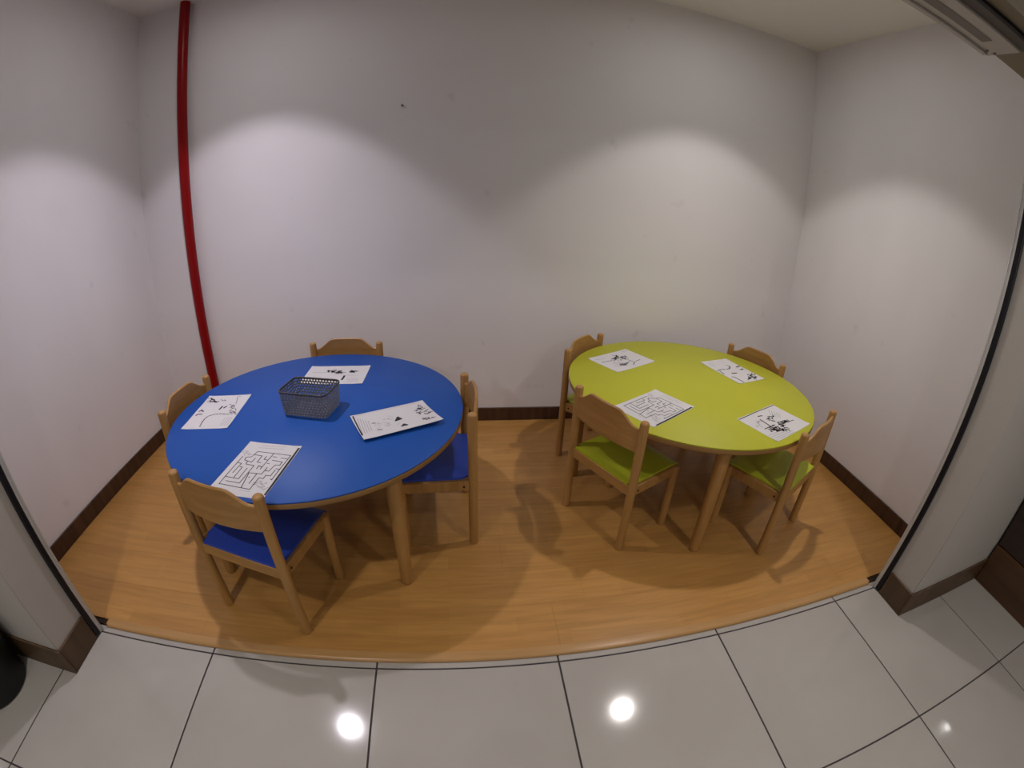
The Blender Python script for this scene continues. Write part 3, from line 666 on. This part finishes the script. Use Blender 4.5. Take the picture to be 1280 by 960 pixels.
  (0.0030,0,[(-0.0459,0.0128),(-0.0482,-0.0007),(-0.0366,0.0011),(-0.0434,0.0048)]),
  (0.0030,0,[(-0.0366,-0.0213),(-0.0392,-0.016),(-0.0386,-0.0111),(-0.0274,-0.0065)]),
  (0.0030,0,[(-0.0193,-0.0163),(-0.0247,-0.028),(-0.0319,-0.0237),(-0.0315,-0.0412)]),
  (0.0030,0,[(-0.0399,-0.0176),(-0.0422,0.0021),(-0.0438,-0.0079),(-0.0404,-0.0113)]),
  (0.0030,0,[(-0.0247,0.0486),(-0.0319,0.0491),(-0.0291,0.0277),(-0.0203,0.0291)]),
  (0.0030,0,[(-0.0299,-0.0292),(-0.0274,-0.0225),(-0.0252,-0.0155),(-0.0379,-0.0122)]),
  (0.0030,0,[(-0.0503,0.0164),(-0.0467,0.0059),(-0.036,0.0018),(-0.0386,0.013)]),
  (0.0030,0,[(-0.0248,0.0213),(-0.0204,0.0278),(-0.0203,0.0184),(-0.0205,0.0371)]),
  (0.0030,0,[(-0.028,0.0594),(-0.0374,0.0605),(-0.0237,0.0547),(-0.0244,0.0654)]),
  (0.0030,0,[(-0.0169,0.0467),(-0.0112,0.0296),(-0.005,0.0278),(0.0079,0.0195)]),
  (0.0030,0,[(-0.0138,0.0001),(-0.0031,-0.0041),(0.0011,-0.0113),(-0.0023,-0.0048)]),
  (0.0030,0,[(-0.0304,-0.0078),(-0.0267,-0.0282),(-0.0422,-0.0249),(-0.0376,-0.045)]),
  (0.0030,0,[(-0.0426,0.0196),(-0.0597,0.0199),(-0.0539,0.0212),(-0.0457,0.0198)]),
  (0.0030,0,[(-0.0366,-0.0158),(-0.0312,-0.027),(-0.0181,-0.0291),(-0.0157,-0.0485)]),
  (0.0030,0,[(0.0056,0.0244),(-0.0063,0.0224),(-0.0222,0.025),(-0.0104,0.0254)]),
  (0.0030,0,[(-0.0084,0.0112),(-0.0115,0.0198),(-0.026,0.0205),(-0.0293,0.0345)]),
  (0.0030,0,[(-0.0335,0.0068),(-0.0456,0.0014),(-0.0435,-0.0094),(-0.0495,-0.008)]),
  (0.0030,0,[(-0.0078,0.0451),(-0.0003,0.0506),(-0.0087,0.0414),(-0.0034,0.0327)]),
  (0.0030,0,[(-0.0228,-0.0024),(-0.0287,0.0057),(-0.0332,0.0252),(-0.0365,0.0417)]),
  (0.0030,0,[(0.0307,-0.0395),(0.0444,-0.0449),(0.0376,-0.0563),(0.0438,-0.0635)]),
  (0.0030,0,[(0.0413,-0.0409),(0.0463,-0.0525),(0.0525,-0.0685),(0.0436,-0.0668)]),
  (0.0030,0,[(0.0517,-0.0229),(0.0494,-0.0354),(0.0499,-0.0521),(0.0585,-0.0543)]),
  (0.0030,0,[(0.0469,-0.0216),(0.0433,-0.0213),(0.0397,-0.0018),(0.0346,0.0195)]),
  (0.0030,0,[(0.0363,-0.034),(0.0416,-0.0245),(0.0482,-0.0367),(0.0438,-0.042)]),
  (0.0030,0,[(0.0543,-0.0357),(0.0607,-0.0333),(0.0551,-0.0327),(0.0577,-0.049)]),
  (0.0030,0,[(0.0566,-0.0308),(0.051,-0.0371),(0.0562,-0.0326),(0.0505,-0.0404)]),
  (0.0030,0,[(0.0492,-0.0092),(0.0409,-0.0116),(0.0509,-0.0153),(0.039,-0.015)]),
  (0.0014,1,[(0.0131,-0.0439),(0.0024,-0.0307),(-0.0114,-0.0253),(0.0058,-0.0169)]),
  (0.0014,1,[(0.0478,-0.0908),(0.0364,-0.1005),(0.0551,-0.0941),(0.0576,-0.0839)]),
  (0.0014,1,[(0.0307,-0.0665),(0.0135,-0.0697),(-0.0039,-0.0569),(0.0036,-0.0709)]),
  (0.0014,1,[(0.0324,-0.04),(0.0339,-0.0339),(0.0301,-0.0503),(0.0359,-0.0623)]),
  (0.0014,1,[(0.0325,-0.0276),(0.0419,-0.0341),(0.0317,-0.027),(0.0483,-0.033)]),
  (0.0014,1,[(0.0458,-0.0505),(0.0584,-0.0446),(0.0598,-0.038),(0.0601,-0.0491)]),
  (0.0014,1,[(0.0157,-0.0555),(0.0282,-0.0532),(0.0227,-0.0396),(0.0198,-0.0407)]),
  (0.0014,1,[(0.0255,-0.0363),(0.0428,-0.0458),(0.0414,-0.0624),(0.0434,-0.0487)]),
  (0.0020,1,[(-0.0709,-0.1267),(-0.0591,-0.0698)]),
  (0.0020,1,[(-0.0828,0.0888),(-0.086,0.1445)]),
 ]),
 'Q2': (2.3134, 1.1098, 0.2686, 0.1050, 0.1485, [
  (0.0045,0,[(-0.0903,0.0215),(-0.0582,0.0269),(-0.0312,0.0227)]),
  (0.0045,0,[(-0.0187,0.0217),(0.002,0.0217),(0.0303,0.0436),(0.033,0.057),(0.0257,0.0698)]),
  (0.0045,0,[(-0.0843,0.0104),(-0.0905,-0.025)]),
  (0.0045,0,[(-0.0743,-0.0676),(-0.0617,-0.0765),(-0.0624,-0.0994),(-0.0622,-0.141)]),
  (0.0070,0,[(0.0682,0.0284),(0.099,0.0336)]),
  (0.0070,0,[(0.0625,-0.0086),(0.0853,-0.0042)]),
  (0.0070,0,[(-0.0333,-0.032),(-0.0052,-0.0376)]),
  (0.0030,0,[(0.0411,-0.1152),(0.0253,-0.1119),(0.0071,-0.1151),(0.0204,-0.1196)]),
  (0.0030,0,[(0.0323,-0.0943),(0.0278,-0.0997),(0.0244,-0.103),(0.0343,-0.1066)]),
  (0.0030,0,[(0.0371,-0.1128),(0.023,-0.1143),(0.0126,-0.1193),(-0.0118,-0.1266)]),
  (0.0030,0,[(0.0698,-0.0811),(0.0652,-0.0766),(0.0517,-0.0702),(0.0437,-0.0741)]),
  (0.0030,0,[(0.061,-0.0883),(0.0455,-0.0914),(0.0589,-0.0961),(0.0416,-0.1005)]),
  (0.0030,0,[(0.0658,-0.0872),(0.0462,-0.0902),(0.0524,-0.0962),(0.0497,-0.0974)]),
  (0.0030,0,[(0.0248,-0.1099),(0.0164,-0.1117),(0.0181,-0.1218),(0.0225,-0.1169)]),
  (0.0030,0,[(0.0795,-0.0871),(0.0946,-0.0867),(0.101,-0.0845),(0.101,-0.0774)]),
  (0.0030,0,[(0.0691,-0.0869),(0.0468,-0.0875),(0.0468,-0.0795),(0.041,-0.0772)]),
  (0.0030,0,[(0.0508,-0.1026),(0.0597,-0.1008),(0.0637,-0.1131),(0.0406,-0.1164)]),
  (0.0030,0,[(0.0756,-0.1165),(0.0549,-0.1207),(0.0725,-0.1108),(0.0444,-0.1166)]),
  (0.0030,0,[(0.0814,-0.0934),(0.0784,-0.0813),(0.062,-0.0853),(0.0667,-0.0757)]),
  (0.0030,0,[(0.0752,-0.1167),(0.0537,-0.1226),(0.0495,-0.13),(0.0443,-0.1404)]),
  (0.0030,0,[(0.0657,-0.1162),(0.0507,-0.1177),(0.0451,-0.1235),(0.0329,-0.1316)]),
  (0.0030,0,[(0.0742,-0.092),(0.0756,-0.0811),(0.0878,-0.0705),(0.0969,-0.0616)]),
  (0.0030,0,[(0.0605,-0.0989),(0.0518,-0.1077),(0.0268,-0.1109),(0.0241,-0.1121)]),
  (0.0030,0,[(0.0577,-0.1139),(0.0559,-0.1109),(0.0826,-0.1054),(0.0833,-0.1098)]),
  (0.0030,0,[(0.0263,-0.0942),(0.0205,-0.1058),(0.0025,-0.1152),(0.0032,-0.115)]),
  (0.0020,1,[(-0.0791,0.1201),(-0.0697,0.072)]),
  (0.0020,1,[(-0.0584,0.1231),(-0.0493,0.0789)]),
  (0.0020,1,[(0.0309,0.1257),(0.0354,0.0944)]),
 ]),
 'Q3': (2.1931, 0.5509, -1.1750, 0.1050, 0.1485, [
  (0.0035,0,[(-0.0961,-0.1425),(-0.1004,-0.0106),(-0.0969,0.1445)]),
  (0.0050,0,[(-0.0465,-0.0491),(-0.0283,-0.0516),(0.0024,-0.0567)]),
  (0.0050,0,[(-0.0698,-0.0303),(-0.0647,-0.0078)]),
  (0.0030,0,[(-0.0366,0.0417),(-0.032,0.0445),(-0.0295,0.0326),(-0.0315,0.0298)]),
  (0.0030,0,[(-0.0183,-0.0078),(-0.0228,-0.0134),(-0.0232,-0.0164),(-0.0216,-0.0042)]),
  (0.0030,0,[(-0.0256,0.0198),(-0.0285,0.0248),(-0.0222,0.0148),(-0.0165,0.0125)]),
  (0.0030,0,[(-0.0357,0.0107),(-0.0372,0.0039),(-0.0317,0.0012),(-0.0348,-0.0146)]),
  (0.0030,0,[(-0.0201,0.0139),(-0.0286,0.0071),(-0.0391,0.0015),(-0.0322,0.0095)]),
  (0.0030,0,[(-0.0157,-0.0051),(-0.009,0.0025),(-0.0058,0.0027),(-0.0021,0.0055)]),
  (0.0030,0,[(-0.0339,0.026),(-0.0323,0.031),(-0.034,0.0463),(-0.0444,0.0484)]),
  (0.0030,0,[(-0.0101,-0.0084),(-0.0097,-0.0019),(-0.0019,-0.0001),(-0.0041,0.0065)]),
  (0.0030,0,[(-0.0327,0.0043),(-0.036,0.0013),(-0.0285,-0.0043),(-0.0334,-0.0165)]),
  (0.0030,0,[(-0.0465,0.0131),(-0.0414,0.0192),(-0.0366,0.0307),(-0.0445,0.0211)]),
  (0.0035,0,[(0.0555,-0.0507),(0.0623,-0.0375),(0.0558,-0.031),(0.0542,-0.0207)]),
  (0.0035,0,[(0.0181,-0.0502),(0.0135,-0.0672),(0.0143,-0.0872),(0.0134,-0.1056)]),
  (0.0035,0,[(0.0173,-0.0519),(0.0169,-0.0404),(0.0161,-0.0271),(0.0133,-0.0453)]),
  (0.0035,0,[(0.0588,-0.0389),(0.0568,-0.0236),(0.0614,-0.0248),(0.0664,-0.0355)]),
  (0.0035,0,[(0.0424,-0.076),(0.0392,-0.0598),(0.0341,-0.0757),(0.0332,-0.0583)]),
  (0.0035,0,[(0.0398,-0.0638),(0.0397,-0.0802),(0.0337,-0.0711),(0.0328,-0.0761)]),
  (0.0035,0,[(0.0438,-0.0527),(0.0426,-0.0684),(0.0425,-0.0751),(0.0433,-0.07)]),
  (0.0035,0,[(0.044,-0.0604),(0.0542,-0.055),(0.0525,-0.0487),(0.0522,-0.0704)]),
  (0.0035,0,[(0.0578,-0.0387),(0.0567,-0.0454),(0.068,-0.0402),(0.067,-0.0333)]),
  (0.0035,0,[(0.0479,-0.0608),(0.0485,-0.068),(0.055,-0.0739),(0.0567,-0.0613)]),
  (0.0035,0,[(0.0175,-0.0699),(0.0175,-0.0738),(0.0272,-0.074),(0.0251,-0.0929)]),
  (0.0035,0,[(0.063,-0.0321),(0.0612,-0.0252),(0.0704,-0.0227),(0.0784,-0.0271)]),
  (0.0035,0,[(0.0275,-0.0383),(0.0323,-0.0435),(0.0312,-0.057),(0.034,-0.0397)]),
  (0.0035,0,[(0.0507,-0.0404),(0.0463,-0.0348),(0.046,-0.0468),(0.0498,-0.0383)]),
  (0.0035,0,[(0.0325,-0.0825),(0.0329,-0.0697),(0.0392,-0.0762),(0.0451,-0.0667)]),
  (0.0035,0,[(0.0435,-0.0468),(0.0349,-0.0482),(0.033,-0.061),(0.0318,-0.066)]),
  (0.0035,0,[(0.039,-0.0497),(0.0278,-0.0488),(0.0334,-0.0329),(0.0294,-0.0463)]),
  (0.0035,0,[(0.0471,-0.0082),(0.0465,-0.002),(0.0404,0.0096),(0.04,-0.0143)]),
  (0.0035,0,[(0.0573,-0.0144),(0.0552,-0.0072),(0.0584,0.0021),(0.0687,0.008)]),
  (0.0035,0,[(0.0653,-0.035),(0.0557,-0.0313),(0.0471,-0.0321),(0.035,-0.0331)]),
  (0.0035,0,[(0.0527,-0.0509),(0.0579,-0.0617),(0.0583,-0.0414),(0.0584,-0.0366)]),
  (0.0035,0,[(0.037,-0.0855),(0.0343,-0.0931),(0.0423,-0.0991),(0.0433,-0.0925)]),
  (0.0035,0,[(0.0332,-0.0335),(0.0466,-0.0322),(0.0364,-0.0292),(0.0308,-0.0324)]),
  (0.0035,0,[(0.0676,-0.0268),(0.0667,-0.0076),(0.0738,-0.0046),(0.0822,-0.0117)]),
  (0.0035,0,[(0.0171,-0.0618),(0.0266,-0.0647),(0.0265,-0.0557),(0.0313,-0.059)]),
  (0.0035,0,[(0.0229,-0.0645),(0.0144,-0.0626),(0.0096,-0.0558),(0.0009,-0.0547)]),
  (0.0030,0,[(0.019,0.0472),(0.018,0.0607),(0.017,0.0373),(0.0188,0.0192)]),
  (0.0030,0,[(0.0439,0.0186),(0.0377,0.01),(0.0375,-0.0109),(0.0443,-0.0046)]),
  (0.0030,0,[(0.0219,0.0245),(0.0265,0.034),(0.0235,0.0462),(0.0131,0.0491)]),
  (0.0030,0,[(0.0327,0.0262),(0.0324,0.0077),(0.0277,0.0034),(0.0195,-0.0006)]),
  (0.0030,0,[(0.0303,0.0403),(0.0251,0.0312),(0.0279,0.0167),(0.0287,-0.005)]),
  (0.0030,0,[(0.0265,-0.0135),(0.0251,-0.0022),(0.0219,0.0021),(0.0142,0.0024)]),
  (0.0030,0,[(0.0354,-0.0053),(0.0485,-0.0016),(0.0397,-0.0076),(0.0397,0.0134)]),
  (0.0030,0,[(0.0268,0.0374),(0.0274,0.0626),(0.0299,0.0752),(0.0174,0.0773)]),
  (0.0030,0,[(0.0346,0.032),(0.029,0.0249),(0.0314,0.0431),(0.0275,0.0538)]),
  (0.0030,0,[(0.0263,-0.0037),(0.0253,0.0091),(0.0133,0.0073),(0.0149,0.0104)]),
  (0.0030,0,[(0.0149,0.0229),(0.0194,0.0211),(0.0253,0.0277),(0.0148,0.0298)]),
  (0.0030,0,[(0.0297,0.0329),(0.0269,0.0498),(0.0294,0.0626),(0.0396,0.0633)]),
  (0.0030,0,[(0.015,0.0396),(0.0209,0.0516),(0.0234,0.0679),(0.0232,0.0509)]),
  (0.0030,0,[(0.0159,0.0284),(0.0152,0.0225),(0.0081,0.0084),(0.0075,0.0066)]),
  (0.0030,0,[(0.0326,0.0488),(0.0396,0.105)]),
  (0.0016,1,[(0.0552,-0.1417),(0.0608,-0.0007)]),
  (0.0016,1,[(0.0682,-0.1417),(0.0753,0.0004)]),
  (0.0016,1,[(0.0811,-0.1416),(0.0898,0.0015)]),
  (0.0016,1,[(0.094,-0.1415),(0.101,0.0026)]),
  (0.0015,1,[(-0.0818,0.0801),(-0.0483,0.043)]),
  (0.0015,1,[(-0.07,0.0835),(-0.0369,0.0465)]),
  (0.0015,1,[(-0.0583,0.0869),(-0.0254,0.0499)]),
  (0.0015,1,[(-0.0466,0.0904),(-0.0141,0.0533)]),
  (0.0015,1,[(-0.0349,0.0938),(-0.0027,0.0568)]),
  (0.0014,1,[(-0.0273,-0.1107),(-0.0168,-0.1103),(-0.0163,-0.1204),(-0.0143,-0.1295)]),
  (0.0014,1,[(-0.0228,-0.1207),(-0.0158,-0.1077),(-0.0152,-0.108),(-0.022,-0.0955)]),
  (0.0014,1,[(-0.0311,-0.0598),(-0.0425,-0.0592),(-0.0413,-0.0744),(-0.0551,-0.0782)]),
  (0.0014,1,[(-0.0364,-0.0661),(-0.0423,-0.0826),(-0.0408,-0.0809),(-0.0439,-0.0652)]),
  (0.0014,1,[(-0.0156,-0.0894),(-0.0285,-0.0934),(-0.0286,-0.0936),(-0.0379,-0.0909)]),
  (0.0014,1,[(-0.043,-0.0715),(-0.0358,-0.0777),(-0.0402,-0.0897),(-0.0417,-0.0743)]),
  (0.0014,1,[(-0.0087,-0.1023),(-0.0117,-0.1036),(-0.006,-0.0945),(-0.0009,-0.108)]),
  (0.0014,1,[(-0.0301,-0.0716),(-0.0368,-0.0752),(-0.0302,-0.0888),(-0.019,-0.0899)]),
 ]),
 'Q4': (1.6910, 0.7230, -1.0267, 0.1050, 0.1485, [
  (0.0022,0,[(-0.0494,0.0576),(-0.0681,0.0525),(-0.0647,0.0356),(-0.0326,0.0279),(-0.0311,0.0522)]),
  (0.0022,0,[(-0.0432,0.0923),(-0.0494,0.0576)]),
  (0.0022,0,[(-0.0432,0.0923),(0.0228,0.091),(0.0892,0.0879),(0.0867,0.0064),(0.0861,-0.0521),(0.0807,-0.048)]),
  (0.0022,0,[(-0.0471,0.0717),(-0.0131,0.0695),(-0.0122,0.0314),(0.0031,0.0303)]),
  (0.0022,0,[(0.0228,0.091),(0.0189,0.0055),(0.0195,-0.0045)]),
  (0.0022,0,[(0.0048,0.0686),(0.0042,0.0512),(0.0177,0.0497)]),
  (0.0022,0,[(-0.0504,0.0305),(-0.0472,0.0141),(-0.0131,0.0109),(-0.0139,-0.0873),(-0.0678,-0.0843)]),
  (0.0022,0,[(0.0175,0.0082),(0.0036,0.0138),(0.0053,-0.0048)]),
  (0.0022,0,[(-0.0097,-0.0299),(0.0371,-0.0285),(0.0385,-0.009),(0.0542,-0.0098),(0.0601,0.027),(0.0761,0.0279),(0.076,0.0473),(0.0372,0.051)]),
  (0.0022,0,[(0.0199,-0.0316),(0.0201,-0.0831)]),
  (0.0022,0,[(0.0029,-0.0502),(0.0025,-0.0538)]),
  (0.0022,0,[(0.0718,-0.0327),(0.0734,0.0006)]),
  (0.0022,0,[(-0.0706,-0.1035),(0.0042,-0.1084),(0.0374,-0.11),(0.0386,-0.0488),(0.0548,-0.051),(0.0553,-0.0322),(0.0718,-0.0327)]),
  (0.0022,0,[(-0.0097,-0.0299),(0.0042,-0.1084)]),
  (0.0022,0,[(0.0723,0.0075),(0.0867,0.0064)]),
  (0.0022,0,[(0.028,0.0712),(0.0428,0.0709)]),
  (0.0022,0,[(0.0611,0.0681),(0.0852,0.0674)]),
  (0.0022,0,[(0.0267,0.0317),(0.0352,0.0302)]),
  (0.0022,0,[(-0.0837,0.0549),(-0.0835,-0.0631)]),
  (0.0022,0,[(-0.0805,0.0169),(-0.0652,0.0147),(-0.0679,-0.0396)]),
  (0.0022,0,[(-0.0603,-0.0031),(-0.0506,-0.005),(-0.0499,-0.0654)]),
  (0.0022,0,[(-0.0302,-0.0068),(-0.0293,-0.0673),(-0.0835,-0.0631),(-0.0825,-0.1042),(-0.0706,-0.1035)]),
  (0.0022,0,[(0.0385,-0.009),(0.0386,0.0089)]),
  (0.0055,0,[(0.099,0.1325),(0.101,-0.1259)]),
  (0.0012,1,[(-0.0463,0.1308),(0.0501,0.1353)]),
  (0.0012,1,[(-0.0509,0.1155),(0.0474,0.1207)]),
  (0.0014,1,[(0.0542,-0.0715),(0.0542,-0.0657),(0.054,-0.064),(0.0458,-0.0656)]),
  (0.0014,1,[(0.0504,-0.0852),(0.0397,-0.0817),(0.0404,-0.0859),(0.0315,-0.0839)]),
  (0.0014,1,[(0.0821,-0.1023),(0.0828,-0.1009),(0.0888,-0.0939),(0.094,-0.0903)]),
  (0.0014,1,[(0.0471,-0.0713),(0.0455,-0.0758),(0.0401,-0.0779),(0.0419,-0.0758)]),
  (0.0014,1,[(0.0601,-0.0663),(0.05,-0.0642),(0.0529,-0.0627),(0.0499,-0.0644)]),
  (0.0014,1,[(0.0621,-0.0769),(0.0688,-0.0783),(0.0645,-0.08),(0.0674,-0.0844)]),
  (0.0014,1,[(0.0715,-0.0746),(0.078,-0.0683),(0.0781,-0.0717),(0.0716,-0.0728)]),
  (0.0014,1,[(0.0557,-0.0948),(0.061,-0.0948),(0.0668,-0.0913),(0.071,-0.0917)]),
  (0.0014,1,[(0.0699,-0.0826),(0.079,-0.0867),(0.0795,-0.0887),(0.0727,-0.0926)]),
  (0.0014,1,[(0.0837,-0.104),(0.0882,-0.1004),(0.0872,-0.1028),(0.0783,-0.104)]),
  (0.0014,1,[(0.0479,-0.0711),(0.0414,-0.0759),(0.0327,-0.0741),(0.0331,-0.079)]),
  (0.0014,1,[(0.0523,-0.0855),(0.0556,-0.0899),(0.0639,-0.0931),(0.0592,-0.0929)]),
  (0.0014,1,[(0.0715,-0.1015),(0.0777,-0.0958),(0.0701,-0.0938),(0.0651,-0.0945)]),
  (0.0014,1,[(0.066,-0.0744),(0.0563,-0.0752),(0.0542,-0.0764),(0.0639,-0.0772)]),
  (0.0011,1,[(-0.0713,0.0699),(-0.0713,0.0755),(-0.0629,0.0734),(-0.0548,0.071)]),
  (0.0011,1,[(-0.0785,0.0757),(-0.0842,0.073),(-0.0944,0.0767),(-0.101,0.0798)]),
  (0.0011,1,[(-0.0859,0.0856),(-0.0966,0.0882),(-0.101,0.0887),(-0.101,0.083)]),
  (0.0011,1,[(-0.0764,0.0841),(-0.0815,0.0851),(-0.0864,0.0892),(-0.0772,0.0844)]),
  (0.0011,1,[(-0.0749,0.0735),(-0.0845,0.0769),(-0.0887,0.0792),(-0.0855,0.0841)]),
  (0.0011,1,[(-0.0796,0.0579),(-0.0815,0.062),(-0.0839,0.0675),(-0.0803,0.0621)]),
  (0.0011,1,[(-0.0602,0.0693),(-0.065,0.0701),(-0.0687,0.0661),(-0.0663,0.063)]),
  (0.0011,1,[(-0.0832,0.0805),(-0.0748,0.0758),(-0.067,0.0733),(-0.0602,0.0714)]),
  (0.0012,1,[(0.0059,-0.1193),(0.0458,-0.121)]),
 ]),
}
def sheet(key, label, lift=None, thick=.0007):
    cx, cy, th, a, b, ink = SHEETS[key]
    e = empty('printed_sheet', (cx, cy, HT + .0002), th); tag(e, label, 'paper', 'printed activity sheets on the tables')
    def zf(u, v):
        c = .0018 * max(0, abs(u) / a - .7) * max(0, abs(v) / b - .6) * 8
        return c + (lift(u, v) if lift else 0)
    bm = bmesh.new(); nu, nv = 14, 14
    T_, B_ = [], []
    for j in range(nv + 1):
        r1, r2 = [], []
        for i in range(nu + 1):
            u = -a + 2 * a * i / nu; v = -b + 2 * b * j / nv; z = zf(u, v)
            r1.append(bm.verts.new((u, v, z + thick))); r2.append(bm.verts.new((u, v, z)))
        T_.append(r1); B_.append(r2)
    for j in range(nv):
        for i in range(nu):
            bm.faces.new((T_[j][i], T_[j][i + 1], T_[j + 1][i + 1], T_[j + 1][i])); bm.faces.new((B_[j][i], B_[j + 1][i], B_[j + 1][i + 1], B_[j][i + 1]))
    for i in range(nu):
        bm.faces.new((T_[0][i], B_[0][i], B_[0][i + 1], T_[0][i + 1])); bm.faces.new((T_[nv][i], T_[nv][i + 1], B_[nv][i + 1], B_[nv][i]))
    for j in range(nv):
        bm.faces.new((T_[j][0], T_[j + 1][0], B_[j + 1][0], B_[j][0])); bm.faces.new((T_[j][nu], B_[j][nu], B_[j + 1][nu], T_[j + 1][nu]))
    link('paper', bm_mesh('paper', bm, 30), M_paper, e)
    for grey, nm, m in ((0, 'black_print', M_ink), (1, 'grey_print', M_inkg)):
        bm = bmesh.new()
        for wd, g, pts in ink:
            if g != grey: continue
            wd *= 1.4
            for p, q in zip(pts, pts[1:]):
                P, Q = Vector(p), Vector(q); dd = Q - P
                if dd.length < 1e-5: continue
                n = max(1, int(dd.length / .02)); t = dd.normalized(); s = Vector((-t.y, t.x)) * wd / 2
                P = P - t * wd * .4; Q = Q + t * wd * .4
                prev = None
                for k in range(n + 1):
                    c = P + (Q - P) * (k / n)
                    row = []
                    for w_ in (c + s, c - s):
                        uu = max(-a + .001, min(a - .001, w_.x)); vv = max(-b + .001, min(b - .001, w_.y))
                        row.append(bm.verts.new((uu, vv, zf(uu, vv) + thick + .00025)))
                    if prev: bm.faces.new((prev[0], prev[1], row[1], row[0]))
                    prev = row
        if len(bm.faces):
            me = bpy.data.meshes.new(nm); bm.to_mesh(me); o = link(nm, me, m, e); o['kind'] = 'stuff'
        bm.free()
    return e
sheet('P1', 'activity sheet with a dotted arc lying near the red pipe side of the blue table')
sheet('P2', 'maze puzzle sheet on the blue table behind the chair back')
sheet('P3', 'printed sheet partly hidden behind the grey basket on the blue table')
sheet('P4', 'printed sheet with a lifted curling edge beside the basket on the blue table', lambda u, v: .014 * max(0, (.105 - v) / .21) ** 1.6 * (1 + .25 * u / .1485))
sheet('Q1', 'printed sheet at the far end of the lime table, toward the blue table')
sheet('Q2', 'printed sheet with a dark curved trail at the far wall-corner end of the lime table')
sheet('Q3', 'printed picture sheet on the lime table beside the sideways chair near the pier')
sheet('Q4', 'maze puzzle sheet on the lime table')


# ------------------------------------------------------------------ woven basket
def basket(cx, cy, ang):
    e = empty('basket', (cx, cy, HT + .0005), ang); tag(e, 'small grey woven plastic basket with a dark rim standing empty on the blue table', 'basket')
    hgt = .098
    def outline(hx, hy, rc, n):
        """n points evenly spaced along a rounded rectangle"""
        pts = []; segs = []
        for cxx, cyy, a in ((hx - rc, hy - rc, 0), (-hx + rc, hy - rc, 90), (-hx + rc, -hy + rc, 180), (hx - rc, -hy + rc, 270)):
            for k in range(9):
                t = math.radians(a + 90 * k / 8); segs.append((cxx + rc * math.cos(t), cyy + rc * math.sin(t)))
        segs.append(segs[0]); ln = [0]
        for p, q in zip(segs, segs[1:]): ln.append(ln[-1] + math.hypot(q[0] - p[0], q[1] - p[1]))
        k = 0
        for i in range(n):
            t = ln[-1] * i / n
            while ln[k + 1] < t: k += 1
            f = (t - ln[k]) / max(1e-9, ln[k + 1] - ln[k]); p, q = segs[k], segs[k + 1]
            pts.append((p[0] + f * (q[0] - p[0]), p[1] + f * (q[1] - p[1])))
        return pts
    nc, nr = 50, 8
    loops = []
    for j in range(2 * nr + 1):
        t = j / (2 * nr); ease = t ** .7
        loops.append([(p[0], p[1], .002 + t * (hgt - .004)) for p in outline(.095 + .011 * ease, .067 + .008 * ease, .016 + .010 * t, 2 * nc)])
    bm = bmesh.new(); V = {}
    def vert(key, co):
        if key not in V: V[key] = bm.verts.new(co)
        return V[key]
    def L(i, j): return Vector(loops[j][i % (2 * nc)])
    for j in range(nr):
        for i in range(nc):
            off = (j % 2)
            i0 = 2 * i + off; ring_o = [(i0, 2 * j), (i0 + 2, 2 * j), (i0 + 2, 2 * j + 2), (i0, 2 * j + 2)]
            c = L(i0 + 1, 2 * j + 1)
            O = [vert((q[0] % (2 * nc), q[1]), L(*q)) for q in ring_o]
            mids = [(i0 + 1, 2 * j), (i0 + 2, 2 * j + 1), (i0 + 1, 2 * j + 2), (i0, 2 * j + 1)]
            I = [bm.verts.new(c + (L(*q) - c) * .80) for q in mids]     # diamond opening
            for k in range(4):
                bm.faces.new((O[k], O[(k + 1) % 4], I[k])); bm.faces.new((O[k], I[k], I[(k - 1) % 4]))
    bmesh.ops.remove_doubles(bm, verts=bm.verts, dist=1e-5)
    o = link('woven_wall', bm_mesh('woven_wall', bm), M_weave, e); o['kind'] = 'stuff'
    md = o.modifiers.new('thick', 'SOLIDIFY'); md.thickness = .0012; md.offset = 0
    # base lattice
    bm = bmesh.new()
    for k in range(-11, 12):
        x = k * .0085
        if abs(x) < .092: add_box(bm, (x - .0014, -.066, .0010), (x + .0014, .066, .0022))
        if abs(x) < .064: add_box(bm, (-.094, x - .0014, 0), (.094, x + .0014, .0012))
    o = link('base_lattice', bm_mesh('base_lattice', bm), M_weave, e); o['kind'] = 'stuff'
    # rolled rim
    out = outline(.106, .075, .026, 96); bm = bmesh.new(); rings = []
    for i in range(96):
        p = Vector((*out[i], hgt)); q = Vector((*out[(i + 1) % 96], hgt)); m = Vector((*out[i - 1], hgt))
        tn = (q - m).normalized(); nn = Vector((tn.y, -tn.x, 0))
        rings.append([bm.verts.new(p + nn * .0034 * math.cos(2 * PI * k / 8) + Vector((0, 0, .0042 * math.sin(2 * PI * k / 8)))) for k in range(8)])
    for i in range(96):
        a, b = rings[i], rings[(i + 1) % 96]
        for k in range(8): bm.faces.new((a[k], a[(k + 1) % 8], b[(k + 1) % 8], b[k]))
    link('rim', bm_mesh('rim', bm, 60), M_rim, e)
basket(.318, .752, math.radians(-11))

# ------------------------------------------------------------------ black bin by the pier
e = empty('waste_bin', (-.868, -.350, 0)); tag(e, 'round black waste bin standing on the tiles against the pier', 'bin')
lathe('body', [(0, 0), (.122, 0), (.130, .006), (.142, .30), (.139, .30), (.127, .010), (0, .008)], M_bin, e, 48)
lathe('rim', [(.139, .296), (.147, .296), (.149, .301), (.147, .306), (.139, .306), (.139, .296)], M_bin, e, 48)
